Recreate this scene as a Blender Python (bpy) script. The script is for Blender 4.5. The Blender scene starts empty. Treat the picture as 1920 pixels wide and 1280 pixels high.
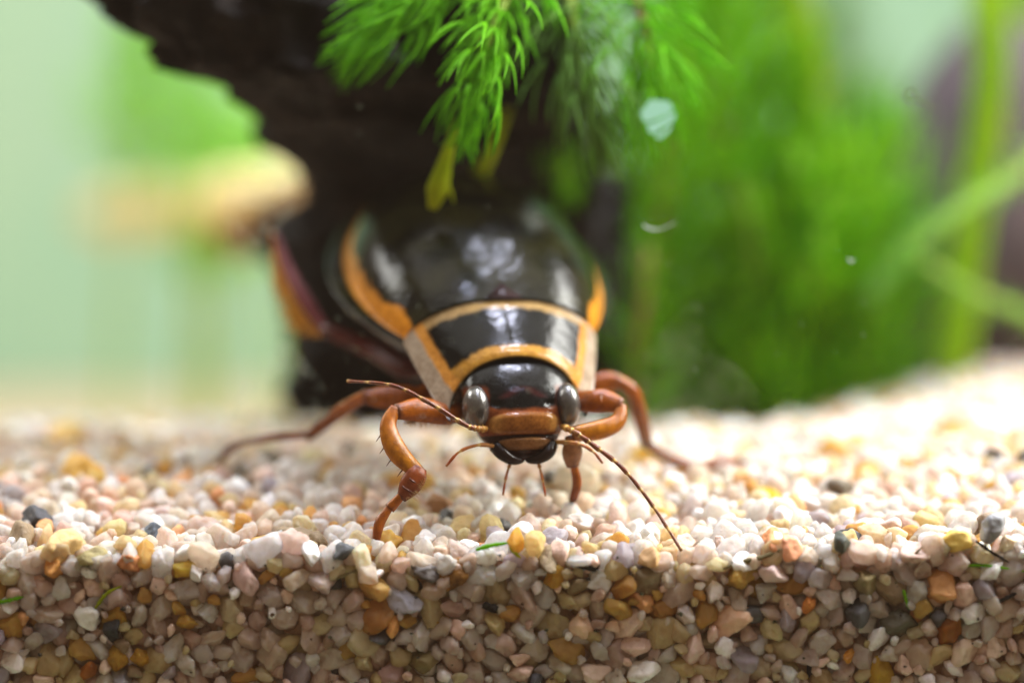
import bpy, math, random
import numpy as np
from mathutils import Vector, Matrix, noise as mnoise

random.seed(7)
rng = np.random.default_rng(7)
S = 0.001                      # everything below is measured in millimetres
sc = bpy.context.scene
COL = sc.collection
D2R = math.radians

# ------------------------------------------------------------------ camera
DIST, PITCH, ZC = 200.0, D2R(6.0), 32.0
FPX = 6000.0                   # focal length in photograph pixels (1920 wide)
c_dir = Vector((0, math.cos(PITCH), -math.sin(PITCH)))
c_up = Vector((0, math.sin(PITCH), math.cos(PITCH)))
c_pos = Vector((0, 0, ZC)) - c_dir * DIST
cam = bpy.data.cameras.new('camera')
cam.sensor_width = 36; cam.lens = FPX / 1920 * 36
cam.clip_start = 0.005; cam.clip_end = 10
cam.dof.use_dof = True; cam.dof.focus_distance = (DIST - 0.8) * S; cam.dof.aperture_fstop = cam.lens / 11.5
cam.dof.aperture_blades = 0
camo = bpy.data.objects.new('camera', cam); COL.objects.link(camo)
camo.location = c_pos * S
camo.rotation_euler = (math.pi / 2 - PITCH, 0, 0)
sc.camera = camo

# ------------------------------------------------------------------ light: dim room + lamps over the tank, plus an added fill at the back
w = bpy.data.worlds.new('World'); sc.world = w; w.use_nodes = True
bg = w.node_tree.nodes['Background']
bg.inputs[0].default_value = (1.0, 0.71, 0.50, 1); bg.inputs[1].default_value = 0.34

def area(name, loc, target, sx, sy, power, color, spread=180):
    l = bpy.data.lights.new(name, 'AREA'); l.shape = 'RECTANGLE'
    l.size = sx * S; l.size_y = sy * S; l.energy = power; l.color = color; l.spread = D2R(spread)
    o = bpy.data.objects.new(name, l); COL.objects.link(o)
    o.location = Vector(loc) * S
    o.rotation_euler = (Vector(target) - Vector(loc)).to_track_quat('-Z', 'Y').to_euler()
    return o
for lx, ly, pw in ((10, 38, .105), (21, 40, .12), (33, 38, .095), (14, 22, .065)):
    area('tank_led', (lx, ly, 195), (lx * .4, 15, 20), 9, 6, pw, (0.76, 0.78, 1.0))
area('left_lamp', (-150, 70, 150), (-16, 14, 20), 90, 60, 0.05, (1.0, 0.98, 0.94), 75)
area('side_lamp', (160, 40, 150), (16, 14, 20), 120, 90, 0.25, (1.0, 0.98, 0.94), 75)
area('top_lamp', (20, 45, 232), (20, 45, 20), 320, 190, 0.34, (1.0, 0.98, 0.95), 150)
area('back_fill', (-30, 150, 190), (-30, 160, 20), 320, 70, 0.36, (0.92, 1.0, 0.98))  # added fill light that only brightens the back wall
for lx, ly in ((0, -14), (30, -60)):
    area('led_spot', (lx, ly, 150), (2, 8, 25), 7, 5, 0.022, (0.66, 0.70, 1.0))

sc.view_settings.view_transform = 'Standard'; sc.view_settings.look = 'None'
sc.view_settings.exposure = -0.03; sc.view_settings.gamma = 1.0
sc.cycles.max_bounces = 14; sc.cycles.diffuse_bounces = 6; sc.cycles.glossy_bounces = 3
sc.cycles.transmission_bounces = 12; sc.cycles.transparent_max_bounces = 12
sc.cycles.use_denoising = True
sc.cycles.sample_clamp_indirect = 6

# ------------------------------------------------------------------ helpers
def P(px, py, Y):
    """point of the tank at depth Y (mm behind the beetle's face) seen at photograph pixel px, py"""
    r = c_dir * FPX + Vector((1, 0, 0)) * (px - 960) + c_up * (640 - py)
    return c_pos + r * ((Y - c_pos.y) / r.y)

def px_of(p):
    v = Vector(p) - c_pos
    d = v.dot(c_dir)
    return 960 + v.x / d * FPX, 640 - v.dot(c_up) / d * FPX, d

def smooth(a, b, x):
    t = np.clip((np.asarray(x, float) - a) / (b - a), 0, 1); return t * t * (3 - 2 * t)

def spline(pts, n):
    """Catmull-Rom through pts (arrays), n samples"""
    p = np.asarray(pts, float)
    p = np.vstack([2 * p[0] - p[1], p, 2 * p[-1] - p[-2]])
    m = len(p) - 3
    out = []
    for t in np.linspace(0, m - 1e-6, n):
        i = int(t); f = t - i
        a, b, c, d = p[i:i + 4]
        out.append(.5 * ((2 * b) + (c - a) * f + (2 * a - 5 * b + 4 * c - d) * f * f + (3 * b - a - 3 * c + d) * f ** 3))
    return np.array(out)

def interp(x, xs, ys):
    return np.interp(x, xs, ys)

def sinterp(x, xs, ys):
    """smooth (monotone-ish cubic) interpolation"""
    xs = np.asarray(xs, float); ys = np.asarray(ys, float); x = np.asarray(x, float)
    m = np.gradient(ys, xs)
    i = np.clip(np.searchsorted(xs, x) - 1, 0, len(xs) - 2)
    h = xs[i + 1] - xs[i]; t = np.clip((x - xs[i]) / h, 0, 1)
    return ((2 * t**3 - 3 * t**2 + 1) * ys[i] + (t**3 - 2 * t**2 + t) * h * m[i]
            + (-2 * t**3 + 3 * t**2) * ys[i + 1] + (t**3 - t**2) * h * m[i + 1])

class MB:
    """collects vertices (mm), faces, colours and material indices of ONE mesh"""
    def __init__(self): self.v = []; self.f = []; self.c = []; self.m = []; self.n = 0
    def add(self, v, f, col=(1, 1, 1), mi=0):
        v = np.asarray(v, float).reshape(-1, 3)
        c = np.asarray(col, float)
        if c.ndim == 1: c = np.tile(c[:3], (len(v), 1))
        self.v.append(v); self.c.append(c)
        self.f += [tuple(int(k) + self.n for k in q) for q in f]
        self.m += [mi] * len(f); self.n += len(v)
    def grid(self, V, col=(1, 1, 1), mi=0, wrap=False, flip=False):
        """V: (a, b, 3) array; wrap closes b"""
        a, b = V.shape[:2]
        f = []
        for i in range(a - 1):
            for j in range(b if wrap else b - 1):
                k = (j + 1) % b
                q = (i * b + j, i * b + k, (i + 1) * b + k, (i + 1) * b + j)
                f.append(q[::-1] if flip else q)
        c = np.asarray(col, float)
        if c.ndim == 3: c = c.reshape(-1, 3)
        self.add(V.reshape(-1, 3), f, c, mi)
    def tube(self, pts, rad, n=10, col=(1, 1, 1), mi=0, flat=1.0, side=None, caps=True):
        """swept tube; flat squeezes it along `side`-normal"""
        pts = np.asarray(pts, float); k = len(pts)
        rad = np.broadcast_to(np.asarray(rad, float), (k,))
        T = np.gradient(pts, axis=0); T /= np.linalg.norm(T, axis=1)[:, None] + 1e-9
        ref = np.array(side if side is not None else (0.31, -0.9, 0.29), float)
        V = np.zeros((k, n, 3))
        ang = np.linspace(0, 2 * math.pi, n, endpoint=False)
        for i in range(k):
            a = ref - T[i] * ref.dot(T[i]); a /= np.linalg.norm(a) + 1e-9
            b = np.cross(T[i], a)
            V[i] = pts[i] + rad[i] * (np.cos(ang)[:, None] * a * flat + np.sin(ang)[:, None] * b)
        c = np.asarray(col, float)
        if c.ndim == 2: c = np.repeat(c[:, None, :], n, axis=1)
        self.grid(V, c, mi, wrap=True)
        if caps:
            base = self.n - k * n
            self.f.append(tuple(base + j for j in range(n))[::-1]); self.m.append(mi)
            self.f.append(tuple(base + (k - 1) * n + j for j in range(n))); self.m.append(mi)
    def ellipsoid(self, c, ax, n=16, col=(1, 1, 1), mi=0):
        """ax: 3x3 rows = axis vectors with length"""
        th = np.linspace(0.001, math.pi - .001, n); ph = np.linspace(0, 2 * math.pi, 2 * n, endpoint=False)
        d = np.stack([np.outer(np.sin(th), np.cos(ph)), np.outer(np.sin(th), np.sin(ph)), np.outer(np.cos(th), np.ones_like(ph))], -1)
        self.grid(np.asarray(c, float) + d @ np.asarray(ax, float), col, mi, wrap=True)
    def build(self, name, mats, parent=None, smooth=True):
        me = bpy.data.meshes.new(name)
        v = np.concatenate(self.v) * S
        me.from_pydata(v.tolist(), [], self.f)
        at = me.color_attributes.new('Col', 'FLOAT_COLOR', 'POINT')
        c = np.concatenate(self.c); c4 = np.ones((len(c), 4)); c4[:, :3] = c
        at.data.foreach_set('color', c4.astype(np.float32).ravel())
        for m in (mats if isinstance(mats, (list, tuple)) else [mats]): me.materials.append(m)
        me.polygons.foreach_set('material_index', self.m)
        if smooth: me.polygons.foreach_set('use_smooth', [True] * len(self.f))
        me.update()
        o = bpy.data.objects.new(name, me); COL.objects.link(o)
        if parent: o.parent = parent
        return o

def tag(o, label=None, cat=None, group=None, kind=None):
    if label: o['label'] = label
    if cat: o['category'] = cat
    if group: o['group'] = group
    if kind: o['kind'] = kind
    return o

def empty(name, loc=(0, 0, 0)):
    o = bpy.data.objects.new(name, None); COL.objects.link(o)
    o.empty_display_size = 0.002; o.location = Vector(loc) * S
    return o

def build_at(mb, name, mats, parent, loc):
    """mesh given in tank millimetres, parented to an empty that stands at loc"""
    mb.v = [v - np.asarray(loc, float) for v in mb.v]
    return mb.build(name, mats, parent)

# ------------------------------------------------------------------ materials
class N:
    def __init__(self, name):
        self.m = bpy.data.materials.new(name); self.m.use_nodes = True
        self.t = self.m.node_tree; self.t.nodes.clear()
        self.out = self.t.nodes.new('ShaderNodeOutputMaterial')
    def n(self, typ, **kw):
        x = self.t.nodes.new('ShaderNode' + typ)
        for k, v in kw.items(): setattr(x, k, v)
        return x
    def l(self, a, b): self.t.links.new(a, b)
    def coord(self, scale=1.0, kind='Object'):
        t = self.n('TexCoord'); m = self.n('VectorMath', operation='SCALE'); m.inputs['Scale'].default_value = scale / S
        self.l(t.outputs[kind], m.inputs[0]); return m.outputs[0]
    def noise(self, vec, scale, detail=3, rough=.55):
        x = self.n('TexNoise'); x.inputs['Scale'].default_value = scale; x.inputs['Detail'].default_value = detail
        x.inputs['Roughness'].default_value = rough; self.l(vec, x.inputs['Vector']); return x.outputs['Fac']
    def ramp(self, fac, stops):
        x = self.n('ValToRGB'); e = x.color_ramp.elements
        while len(e) < len(stops): e.new(.5)
        for k, (p, c) in enumerate(stops): e[k].position = p; e[k].color = (*c, 1) if len(c) == 3 else c
        self.l(fac, x.inputs[0]); return x.outputs[0]
    def mixc(self, fac, a, b, mode='MIX'):
        x = self.n('Mix', data_type='RGBA', blend_type=mode)
        for s, val in ((0, fac), (6, a), (7, b)):
            if isinstance(val, (int, float)): x.inputs[s].default_value = val
            elif isinstance(val, (tuple, list)): x.inputs[s].default_value = (*val, 1)
            else: self.l(val, x.inputs[s])
        return x.outputs[2]
    def bump(self, h, dist, strength=.5):
        x = self.n('Bump'); x.inputs['Strength'].default_value = strength; x.inputs['Distance'].default_value = dist * S
        self.l(h, x.inputs['Height']); return x.outputs[0]
    def principled(self, **kw):
        b = self.n('BsdfPrincipled')
        for k, v in kw.items():
            s = b.inputs[k.replace('_', ' ')]
            if hasattr(v, 'is_linked') or isinstance(v, bpy.types.NodeSocket): self.l(v, s)
            elif isinstance(v, tuple) and len(v) == 3 and s.type == 'RGBA': s.default_value = (*v, 1)
            else: s.default_value = v
        return b
    def fin(self, sh): self.l(sh, self.out.inputs[0]); return self.m

def mat_shell():
    k = N('beetle_shell'); a = k.n('VertexColor', layer_name='Col'); co = k.coord()
    n1 = k.noise(co, .55, 3); n2 = k.noise(co, 6, 3); n3 = k.noise(co, 1.6, 2)
    c = k.mixc(.55, a.outputs[0], k.ramp(n2, [(.3, (.50, .42, .34)), (.7, (1.3, 1.25, 1.2))]), 'MULTIPLY')
    c = k.mixc(.5, c, k.ramp(n3, [(.35, (.62, .52, .44)), (.6, (1.1, 1.1, 1.1))]), 'MULTIPLY')
    h = k.n('Math', operation='ADD'); h.inputs[1].default_value = 0
    k.l(n3, h.inputs[0])
    nb = k.bump(h.outputs[0], .30, .13)
    b2 = k.n('Bump'); b2.inputs['Strength'].default_value = .05; b2.inputs['Distance'].default_value = .05 * S
    k.l(n2, b2.inputs['Height']); k.l(nb, b2.inputs['Normal'])
    r = k.ramp(n1, [(.3, (.13,) * 3), (.7, (.22,) * 3)])
    p = k.principled(Base_Color=c, Roughness=r, Normal=b2.outputs[0], IOR=1.25)
    return k.fin(p.outputs[0])

def mat_horn(name, rough=.17, sss=.08):
    """amber translucent chitin of legs, feelers and palps"""
    k = N(name); a = k.n('VertexColor', layer_name='Col'); co = k.coord()
    n1 = k.noise(co, 2.2, 4); n2 = k.noise(co, 14, 2)
    c = k.mixc(.6, a.outputs[0], k.ramp(n1, [(.3, (.42, .32, .28)), (.7, (1.4, 1.38, 1.3))]), 'MULTIPLY')
    p = k.principled(Base_Color=c, Roughness=rough, Normal=k.bump(n2, .08, .4), Subsurface_Weight=sss, Subsurface_Scale=.5 * S,
                     Subsurface_Radius=(1, .6, .3), IOR=1.40, Coat_Weight=.03, Coat_Roughness=.15)
    return k.fin(p.outputs[0])

def mat_eye():
    k = N('compound_eye'); a = k.n('VertexColor', layer_name='Col'); co = k.coord()
    v = k.n('TexVoronoi'); v.inputs['Scale'].default_value = 11; k.l(co, v.inputs['Vector'])
    n = k.noise(co, 2.5, 4)
    c = k.mixc(.5, a.outputs[0], k.ramp(n, [(.3, (.5, .5, .5)), (.7, (1.25, 1.25, 1.25))]), 'MULTIPLY')
    p = k.principled(Base_Color=c, Roughness=.20, Metallic=.30, IOR=1.7, Normal=k.bump(v.outputs['Distance'], .03, .35), Coat_Weight=.7, Coat_Roughness=.16)
    return k.fin(p.outputs[0])

def mat_grain(name, per_object, clear):
    """water-worn quartz: milky body with some light passing through"""
    k = N(name); co = k.coord()
    if per_object:
        oi = k.n('ObjectInfo'); col = oi.outputs['Color']
    else:
        col = k.n('VertexColor', layer_name='Col').outputs[0]
    n1 = k.noise(co, .9, 4, .6); n2 = k.noise(co, 2.6, 5, .68); n3 = k.noise(co, 3.2, 2, .5)
    c = k.mixc(.75, col, k.ramp(n1, [(.28, (.60, .50, .42)), (.5, (1, 1, 1)), (.72, (1.14, 1.12, 1.10))]), 'MULTIPLY')
    stain = k.ramp(n3, [(.66, (0, 0, 0)), (.74, (1, 1, 1))])
    sm = k.n('Math', operation='MULTIPLY'); sm.inputs[1].default_value = .35; k.l(stain, sm.inputs[0])
    c = k.mixc(sm.outputs[0], c, (.40, .22, .08))
    p = k.principled(Base_Color=c, Roughness=.26 if clear else .5, Normal=k.bump(n2, .30, .6), Specular_IOR_Level=.5,
                     Subsurface_Weight=.75 if clear else .25, Subsurface_Scale=(.8 if clear else .3) * S, Subsurface_Radius=(1, .78, .6))
    if clear:
        tr = k.n('BsdfTranslucent'); k.l(c, tr.inputs[0])
        g2 = k.n('Gamma'); g2.inputs[1].default_value = .55; k.l(c, g2.inputs[0]); k.l(g2.outputs[0], tr.inputs[0])
        gl = k.n('BsdfRefraction'); gl.inputs['Roughness'].default_value = .22; gl.inputs['IOR'].default_value = 1.14; k.l(g2.outputs[0], gl.inputs[0])
        m1 = k.n('MixShader'); m1.inputs[0].default_value = .38; k.l(tr.outputs[0], m1.inputs[1]); k.l(gl.outputs[0], m1.inputs[2])
        m2 = k.n('MixShader'); m2.inputs[0].default_value = .56; k.l(p.outputs[0], m2.inputs[1]); k.l(m1.outputs[0], m2.inputs[2])
        return k.fin(m2.outputs[0])
    return k.fin(p.outputs[0])

def mat_leaf(name, c1, c2, trans=.45, rough=.45, scale=.25):
    k = N(name); co = k.coord(kind='Object')
    oi = k.n('ObjectInfo')
    n1 = k.noise(co, scale, 3)
    c = k.ramp(n1, [(.32, c1), (.68, c2)])
    p = k.principled(Base_Color=c, Roughness=rough, Specular_IOR_Level=.1)
    tr = k.n('BsdfTranslucent'); k.l(c, tr.inputs[0])
    m = k.n('MixShader'); m.inputs[0].default_value = trans; k.l(p.outputs[0], m.inputs[1]); k.l(tr.outputs[0], m.inputs[2])
    return k.fin(m.outputs[0])

def mat_wood():
    k = N('driftwood_bark'); co = k.coord()
    mp = k.n('Mapping'); mp.inputs['Scale'].default_value = (1, 1, .7); k.l(co, mp.inputs[0])
    n1 = k.noise(mp.outputs[0], .16, 6, .65); n2 = k.noise(co, .8, 5, .7); n3 = k.noise(co, .45, 3)
    c = k.ramp(n1, [(.30, (.003, .0025, .002)), (.54, (.007, .005, .004)), (.76, (.026, .015, .010))])
    sp = k.ramp(n2, [(.64, (0, 0, 0)), (.72, (1, 1, 1))])
    sm = k.n('Math', operation='MULTIPLY'); sm.inputs[1].default_value = .25; k.l(sp, sm.inputs[0])
    c = k.mixc(sm.outputs[0], c, (.07, .06, .045))
    p = k.principled(Base_Color=c, Roughness=.75, Normal=k.bump(n2, 1.6, .9), Specular_IOR_Level=.2)
    return k.fin(p.outputs[0])

def mat_plain(name, c1, c2, scale, rough=.7, bump=.0):
    k = N(name); co = k.coord(); n1 = k.noise(co, scale, 5, .6)
    c = k.ramp(n1, [(.3, c1), (.7, c2)])
    p = k.principled(Base_Color=c, Roughness=rough, Specular_IOR_Level=.2)
    if bump: k.l(k.bump(k.noise(co, scale * 4, 3), bump, .5), p.inputs['Normal'])
    return k.fin(p.outputs[0])

def mat_glass():
    k = N('tank_glass')
    tr = k.n('BsdfTransparent'); tr.inputs[0].default_value = (.985, .995, .985, 1)
    gl = k.n('BsdfGlossy'); gl.inputs['Roughness'].default_value = .02
    m = k.n('MixShader'); m.inputs[0].default_value = .02
    k.l(tr.outputs[0], m.inputs[1]); k.l(gl.outputs[0], m.inputs[2])
    return k.fin(m.outputs[0])

def mat_film(name, col, amount, scale, lo=.45, hi=.62):
    """thin dried film on the glass: see-through, patchy"""
    k = N(name); co = k.coord(); n1 = k.noise(co, scale, 3, .6)
    f = k.ramp(n1, [(lo, (0, 0, 0)), (hi, (1, 1, 1))])
    sm = k.n('Math', operation='MULTIPLY'); sm.inputs[1].default_value = amount; k.l(f, sm.inputs[0])
    tr = k.n('BsdfTransparent')
    d = k.n('BsdfDiffuse'); d.inputs[0].default_value = (*col, 1)
    t2 = k.n('BsdfTranslucent'); t2.inputs[0].default_value = (*col, 1)
    a = k.n('AddShader'); k.l(d.outputs[0], a.inputs[0]); k.l(t2.outputs[0], a.inputs[1])
    m = k.n('MixShader'); k.l(sm.outputs[0], m.inputs[0]); k.l(tr.outputs[0], m.inputs[1]); k.l(a.outputs[0], m.inputs[2])
    return k.fin(m.outputs[0])

M_SHELL = mat_shell(); M_HORN = mat_horn('beetle_horn'); M_EYE = mat_eye()
M_GC = mat_grain('quartz_grain', True, True); M_GO = mat_grain('opaque_grain', True, False)
M_SC = mat_grain('quartz_sand', False, True); M_SO = mat_grain('opaque_sand', False, False)
M_WOOD = mat_wood()
M_BED = mat_plain('sand_bed', (.60, .38, .22), (.76, .58, .42), .9, .9, .4)

# ------------------------------------------------------------------ the tank: back wall, bottom, sand bed
GY = -5.0                      # inner face of the front glass
def box(name, x0, x1, y0, y1, z0, z1, mat, **kw):
    mb = MB()
    v = [(x, y, z) for z in (z0, z1) for y in (y0, y1) for x in (x0, x1)]
    mb.add(v, [(0, 2, 3, 1), (4, 5, 7, 6), (0, 1, 5, 4), (2, 6, 7, 3), (0, 4, 6, 2), (1, 3, 7, 5)])
    o = mb.build(name, mat, smooth=False); return tag(o, **kw)
M_BACK = mat_plain('back_wall', (.30, .56, .40), (.42, .62, .43), .012, .8)
box('tank_back_wall', -190, 190, 215, 221, 0, 190, M_BACK, label='pale green algae coated back wall of the tank', kind='structure')
box('tank_floor', -190, 190, GY - 6, 214.9, -6, 0, M_BACK, label='glass floor of the tank under the sand', kind='structure')

ANCH_Y = [-5, 3, 13, 25]; ANCH_P = [1058, 968, 884, 838]
def sand_z(x, Y):
    """height of the sand bank"""
    d = DIST + Y
    u = 960 + x * FPX / d
    t = float(smooth(1380, 1980, u))
    Yc = 45 + 50 * t; yc = 812 - 125 * t
    f0 = 1058 - 18 * float(smooth(900, 1900, u)) + 10 * float(smooth(700, 0, u))
    ys = [-5, 3, 13, 25, Yc]; ps = [f0, 968, 884 - 20 * t, 838 - 45 * t, yc]
    if Y <= Yc:
        py = float(sinterp(Y, ys, ps)); z = P(960, py, Y).z
    else:
        z = P(960, yc, Yc).z - (Y - Yc) * .16 - 4 * (1 - math.exp(-(Y - Yc) / 25))
    z += .55 * mnoise.noise(Vector((x * .13, Y * .13, 3.1))) + (.3 + .75 * math.exp(-(Y + 5) / 5)) * mnoise.noise(Vector((x * .4, Y * .4, 8.1)))
    z -= (.75 * math.exp(-((x - 10.2) / 2.6) ** 2) + .8 * math.exp(-((x + 8.1) / 2.4) ** 2)) * math.exp(-max(0, Y + 5) / 4.5)
    return max(z, 3)

mb = MB()
xs = np.linspace(-150, 150, 151); ysb = np.concatenate([np.linspace(GY + 2.0, 40, 46), np.linspace(43, 214.5, 50)])
V = np.zeros((len(ysb), len(xs), 3))
for i, y in enumerate(ysb):
    for j, x in enumerate(xs): V[i, j] = (x, y, sand_z(x, y) - .62)
mb.grid(V)
V2 = np.zeros((2, len(xs), 3)); V2[0] = V[0]; V2[1] = V[0]; V2[1, :, 2] = 0.02
mb.grid(V2, flip=True)
tag(mb.build('sand_bed', M_BED), label='bank of pale sand sloping up from the front glass', kind='structure')

# ------------------------------------------------------------------ the sand grains
def ico(sub):
    import bmesh
    bm = bmesh.new(); bmesh.ops.create_icosphere(bm, subdivisions=sub, radius=1.0)
    v = np.array([p.co[:] for p in bm.verts]); f = np.array([[q.index for q in p.verts] for p in bm.faces]); bm.free()
    return v, f
ICO = {2: ico(2), 3: ico(3), 4: ico(4)}
def grain_shape(k, sub):
    """pebble: sphere cut by soft random planes, stretched, a little lumpy"""
    v, f = ICO[sub]; r = np.random.default_rng(100 + k)
    d = np.ones(len(v)) * 1.2
    for _ in range(r.integers(9, 16)):
        nrm = r.normal(size=3); nrm /= np.linalg.norm(nrm); off = r.uniform(.55, .86)
        c = v @ nrm
        d = np.where(c > .05, np.minimum(d, off / np.maximum(c, .05)), d)
    d = np.minimum(d, 1.25)
    # soften the cuts
    for _ in range(1 if k % 2 else 0):
        acc = np.zeros(len(v)); cnt = np.zeros(len(v))
        for a, b in ((0, 1), (1, 2), (2, 0)):
            np.add.at(acc, f[:, a], d[f[:, b]]); np.add.at(cnt, f[:, a], 1)
            np.add.at(acc, f[:, b], d[f[:, a]]); np.add.at(cnt, f[:, b], 1)
        d = .55 * d + .45 * acc / cnt
    lump = np.array([mnoise.noise(Vector(p * 1.7 + 13.7 * k)) for p in v]); d = d + .13 * lump + .05 * np.array([mnoise.noise(Vector(p * 4.5 + 3.3 * k)) for p in v])
    s = np.array([1, r.uniform(.68, .95), r.uniform(.58, .88)]); s *= (1 / np.prod(s)) ** (1 / 3)
    return v * d[:, None] * s * 1.06, f
NSH = 30
SHAPE4 = [grain_shape(k, 4) for k in range(NSH)]
SHAPE3 = [grain_shape(k, 3) for k in range(NSH)]
SHAPE2 = [grain_shape(k, 2) for k in range(NSH)]

# kinds of grain: name, weight, colours, lets light through
KINDS = [
    ('milky grey white quartz', .30, [(.84, .75, .66), (.83, .72, .62), (.88, .83, .76), (.80, .67, .57)], True),
    ('clear pinkish quartz', .28, [(.82, .63, .51), (.78, .57, .46), (.84, .68, .56)], True),
    ('pale yellow quartz', .15, [(.83, .68, .38), (.80, .63, .32), (.85, .73, .47)], True),
    ('chalk white', .07, [(.88, .85, .80), (.90, .88, .85)], False),
    ('ochre yellow', .05, [(.74, .45, .11), (.77, .50, .13), (.68, .38, .09)], True),
    ('pink beige', .08, [(.74, .53, .41), (.77, .58, .45), (.72, .54, .43)], False),
    ('rusty orange', .016, [(.60, .25, .08), (.64, .30, .10)], False),
    ('lilac grey', .022, [(.58, .52, .57), (.56, .51, .53)], True),
    ('brown speckled', .016, [(.26, .17, .09), (.30, .21, .11)], False),
    ('dark slate grey', .010, [(.09, .09, .09), (.06, .06, .065)], False)]
KW = np.cumsum([k[1] for k in KINDS]); KW /= KW[-1]
def pick_kind():
    i = int(np.searchsorted(KW, rng.random())); c = KINDS[i][2][rng.integers(len(KINDS[i][2]))]
    j = rng.uniform(.9, 1.08); return i, tuple(min(.92, a * j * rng.uniform(.96, 1.04)) for a in c)

grains = []     # (pos, radius, rot, kind, colour, shape, place)
def rand_rot():
    q = rng.normal(size=4); q /= np.linalg.norm(q); a, b, c, d = q
    return np.array([[1 - 2 * (c * c + d * d), 2 * (b * c - a * d), 2 * (b * d + a * c)],
                     [2 * (b * c + a * d), 1 - 2 * (b * b + d * d), 2 * (c * d - a * b)],
                     [2 * (b * d - a * c), 2 * (c * d + a * b), 1 - 2 * (b * b + c * c)]])

# grains with a look of their own (photograph place, size, colour)
SPECIAL = [
    (640, 1035, .70, (.07, .075, .08), False, 'dark slate grey grain beside a cream grain on the sand edge'),
    (676, 1042, .85, (.86, .80, .58), True, 'cream grain with orange flecks beside the dark slate grain'),
    (490, 1031, 1.05, (.84, .82, .84), True, 'large round milky white grain on the sand edge'),
    (112, 1022, 1.0, (.74, .50, .20), False, 'smooth butter yellow rounded pebble on top of the sand edge'),
    (98, 1066, .72, (.74, .34, .08), False, 'small orange grain under the butter yellow pebble'),
    (168, 1045, .72, (.34, .28, .10), False, 'olive brown grain with yellow side beside the butter yellow pebble'),
    (340, 1066, .70, (.84, .58, .08), True, 'bright lemon yellow grain beside a white comma shaped grain'),
    (300, 1058, .95, (.88, .87, .88), True, 'long white grain leaning beside the lemon yellow grain'),
    (465, 1086, .82, (.66, .46, .42), False, 'dusty pink rough grain with dark specks'),
    (795, 1070, .75, (.13, .11, .10), False, 'dark grey angular grain beside the amber wood chip'),
    (758, 1126, .85, (.42, .42, .48), False, 'pitted blue grey grain against the glass'),
    (712, 1148, 1.1, (.62, .30, .08), True, 'flat orange brown oval grain against the glass'),
    (737, 1173, .5, (.78, .38, .10), False, 'tiny bright orange grain below the orange brown oval'),
    (700, 1098, .9, (.74, .46, .14), True, 'clear honey yellow round grain against the glass'),
    (968, 1012, .62, (.80, .44, .06), True, 'egg yellow grain with orange cracks beside a pale yellow grain'),
    (1003, 1020, .75, (.82, .64, .28), True, 'pale yellow round grain leaning on the egg yellow grain'),
    (1222, 1042, .72, (.62, .38, .16), False, 'tan pitted grain by the tip of the long feeler'),
    (1210, 1083, .95, (.24, .18, .09), False, 'large brown rough grain under the tan pitted grain'),
    (1040, 1083, .62, (.80, .46, .06), True, 'smooth golden yellow bean shaped grain'),
    (1577, 1019, .65, (.06, .07, .05), False, 'black grain with pale specks on the sand edge'),
    (1484, 1026, .75, (.80, .36, .18), False, 'salmon orange grain at the end of the thin rootlet'),
    (1798, 1015, 1.05, (.84, .62, .14), False, 'large bright yellow grain on the sand edge'),
    (1862, 990, .78, (.30, .31, .33), False, 'grey crumbly grain beside the large yellow grain'),
    (1888, 1020, .65, (.84, .70, .48), False, 'cream hollow grain beside the grey crumbly grain'),
    (1388, 1078, .98, (.70, .44, .10), True, 'golden brown oval grain under the thin rootlet'),
    (1444, 1073, .85, (.78, .60, .54), False, 'smooth pale pink grain beside the golden brown oval'),
    (1326, 1148, .98, (.62, .36, .09), True, 'tilted caramel brown grain beside a peach pebble'),
    (1367, 1168, 1.0, (.78, .52, .34), False, 'peach coloured teardrop pebble against the glass'),
    (1518, 1132, .52, (.70, .25, .04), False, 'small rust orange square grain against the glass'),
    (1624, 1090, 1.05, (.22, .17, .07), False, 'tall olive brown rough grain against the glass'),
    (1690, 1162, .9, (.11, .10, .06), False, 'mossy dark olive grain against the glass'),
    (1762, 1106, 1.05, (.70, .36, .13), False, 'long orange tan grain lying slanted against the glass'),
    (1778, 1182, .85, (.52, .20, .03), True, 'glossy reddish amber grain against the glass'),
    (1592, 1230, .45, (.76, .34, .05), True, 'tiny tangerine orange grain low against the glass'),
    (1650, 1262, .85, (.72, .46, .05), True, 'mustard yellow rounded grain low against the glass'),
    (222, 1234, .65, (.74, .44, .06), True, 'golden square grain low against the glass'),
    (262, 1232, .72, (.66, .36, .04), True, 'amber grain beside the golden square grain'),
    (220, 1156, .68, (.68, .38, .05), True, 'ochre grain above a black flat grain'),
    (210, 1176, .75, (.03, .03, .03), False, 'black flat grain under the ochre grain'),
    (350, 1165, .62, (.62, .34, .06), True, 'rusty ochre grain with a black corner'),
    (165, 1258, .62, (.52, .20, .04), True, 'deep rust grain low against the glass'),
    (1062, 1214, .85, (.60, .36, .09), True, 'brownish gold leaf shaped grain against the glass'),
    (792, 1240, .95, (.36, .28, .12), True, 'olive tinted cloudy grain low against the glass'),
    (1090, 1172, .7, (.80, .56, .38), False, 'apricot oval grain with dark dots against the glass'),
    (735, 1265, .85, (.70, .48, .44), True, 'rose pink block shaped grain low against the glass'),
]
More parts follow.
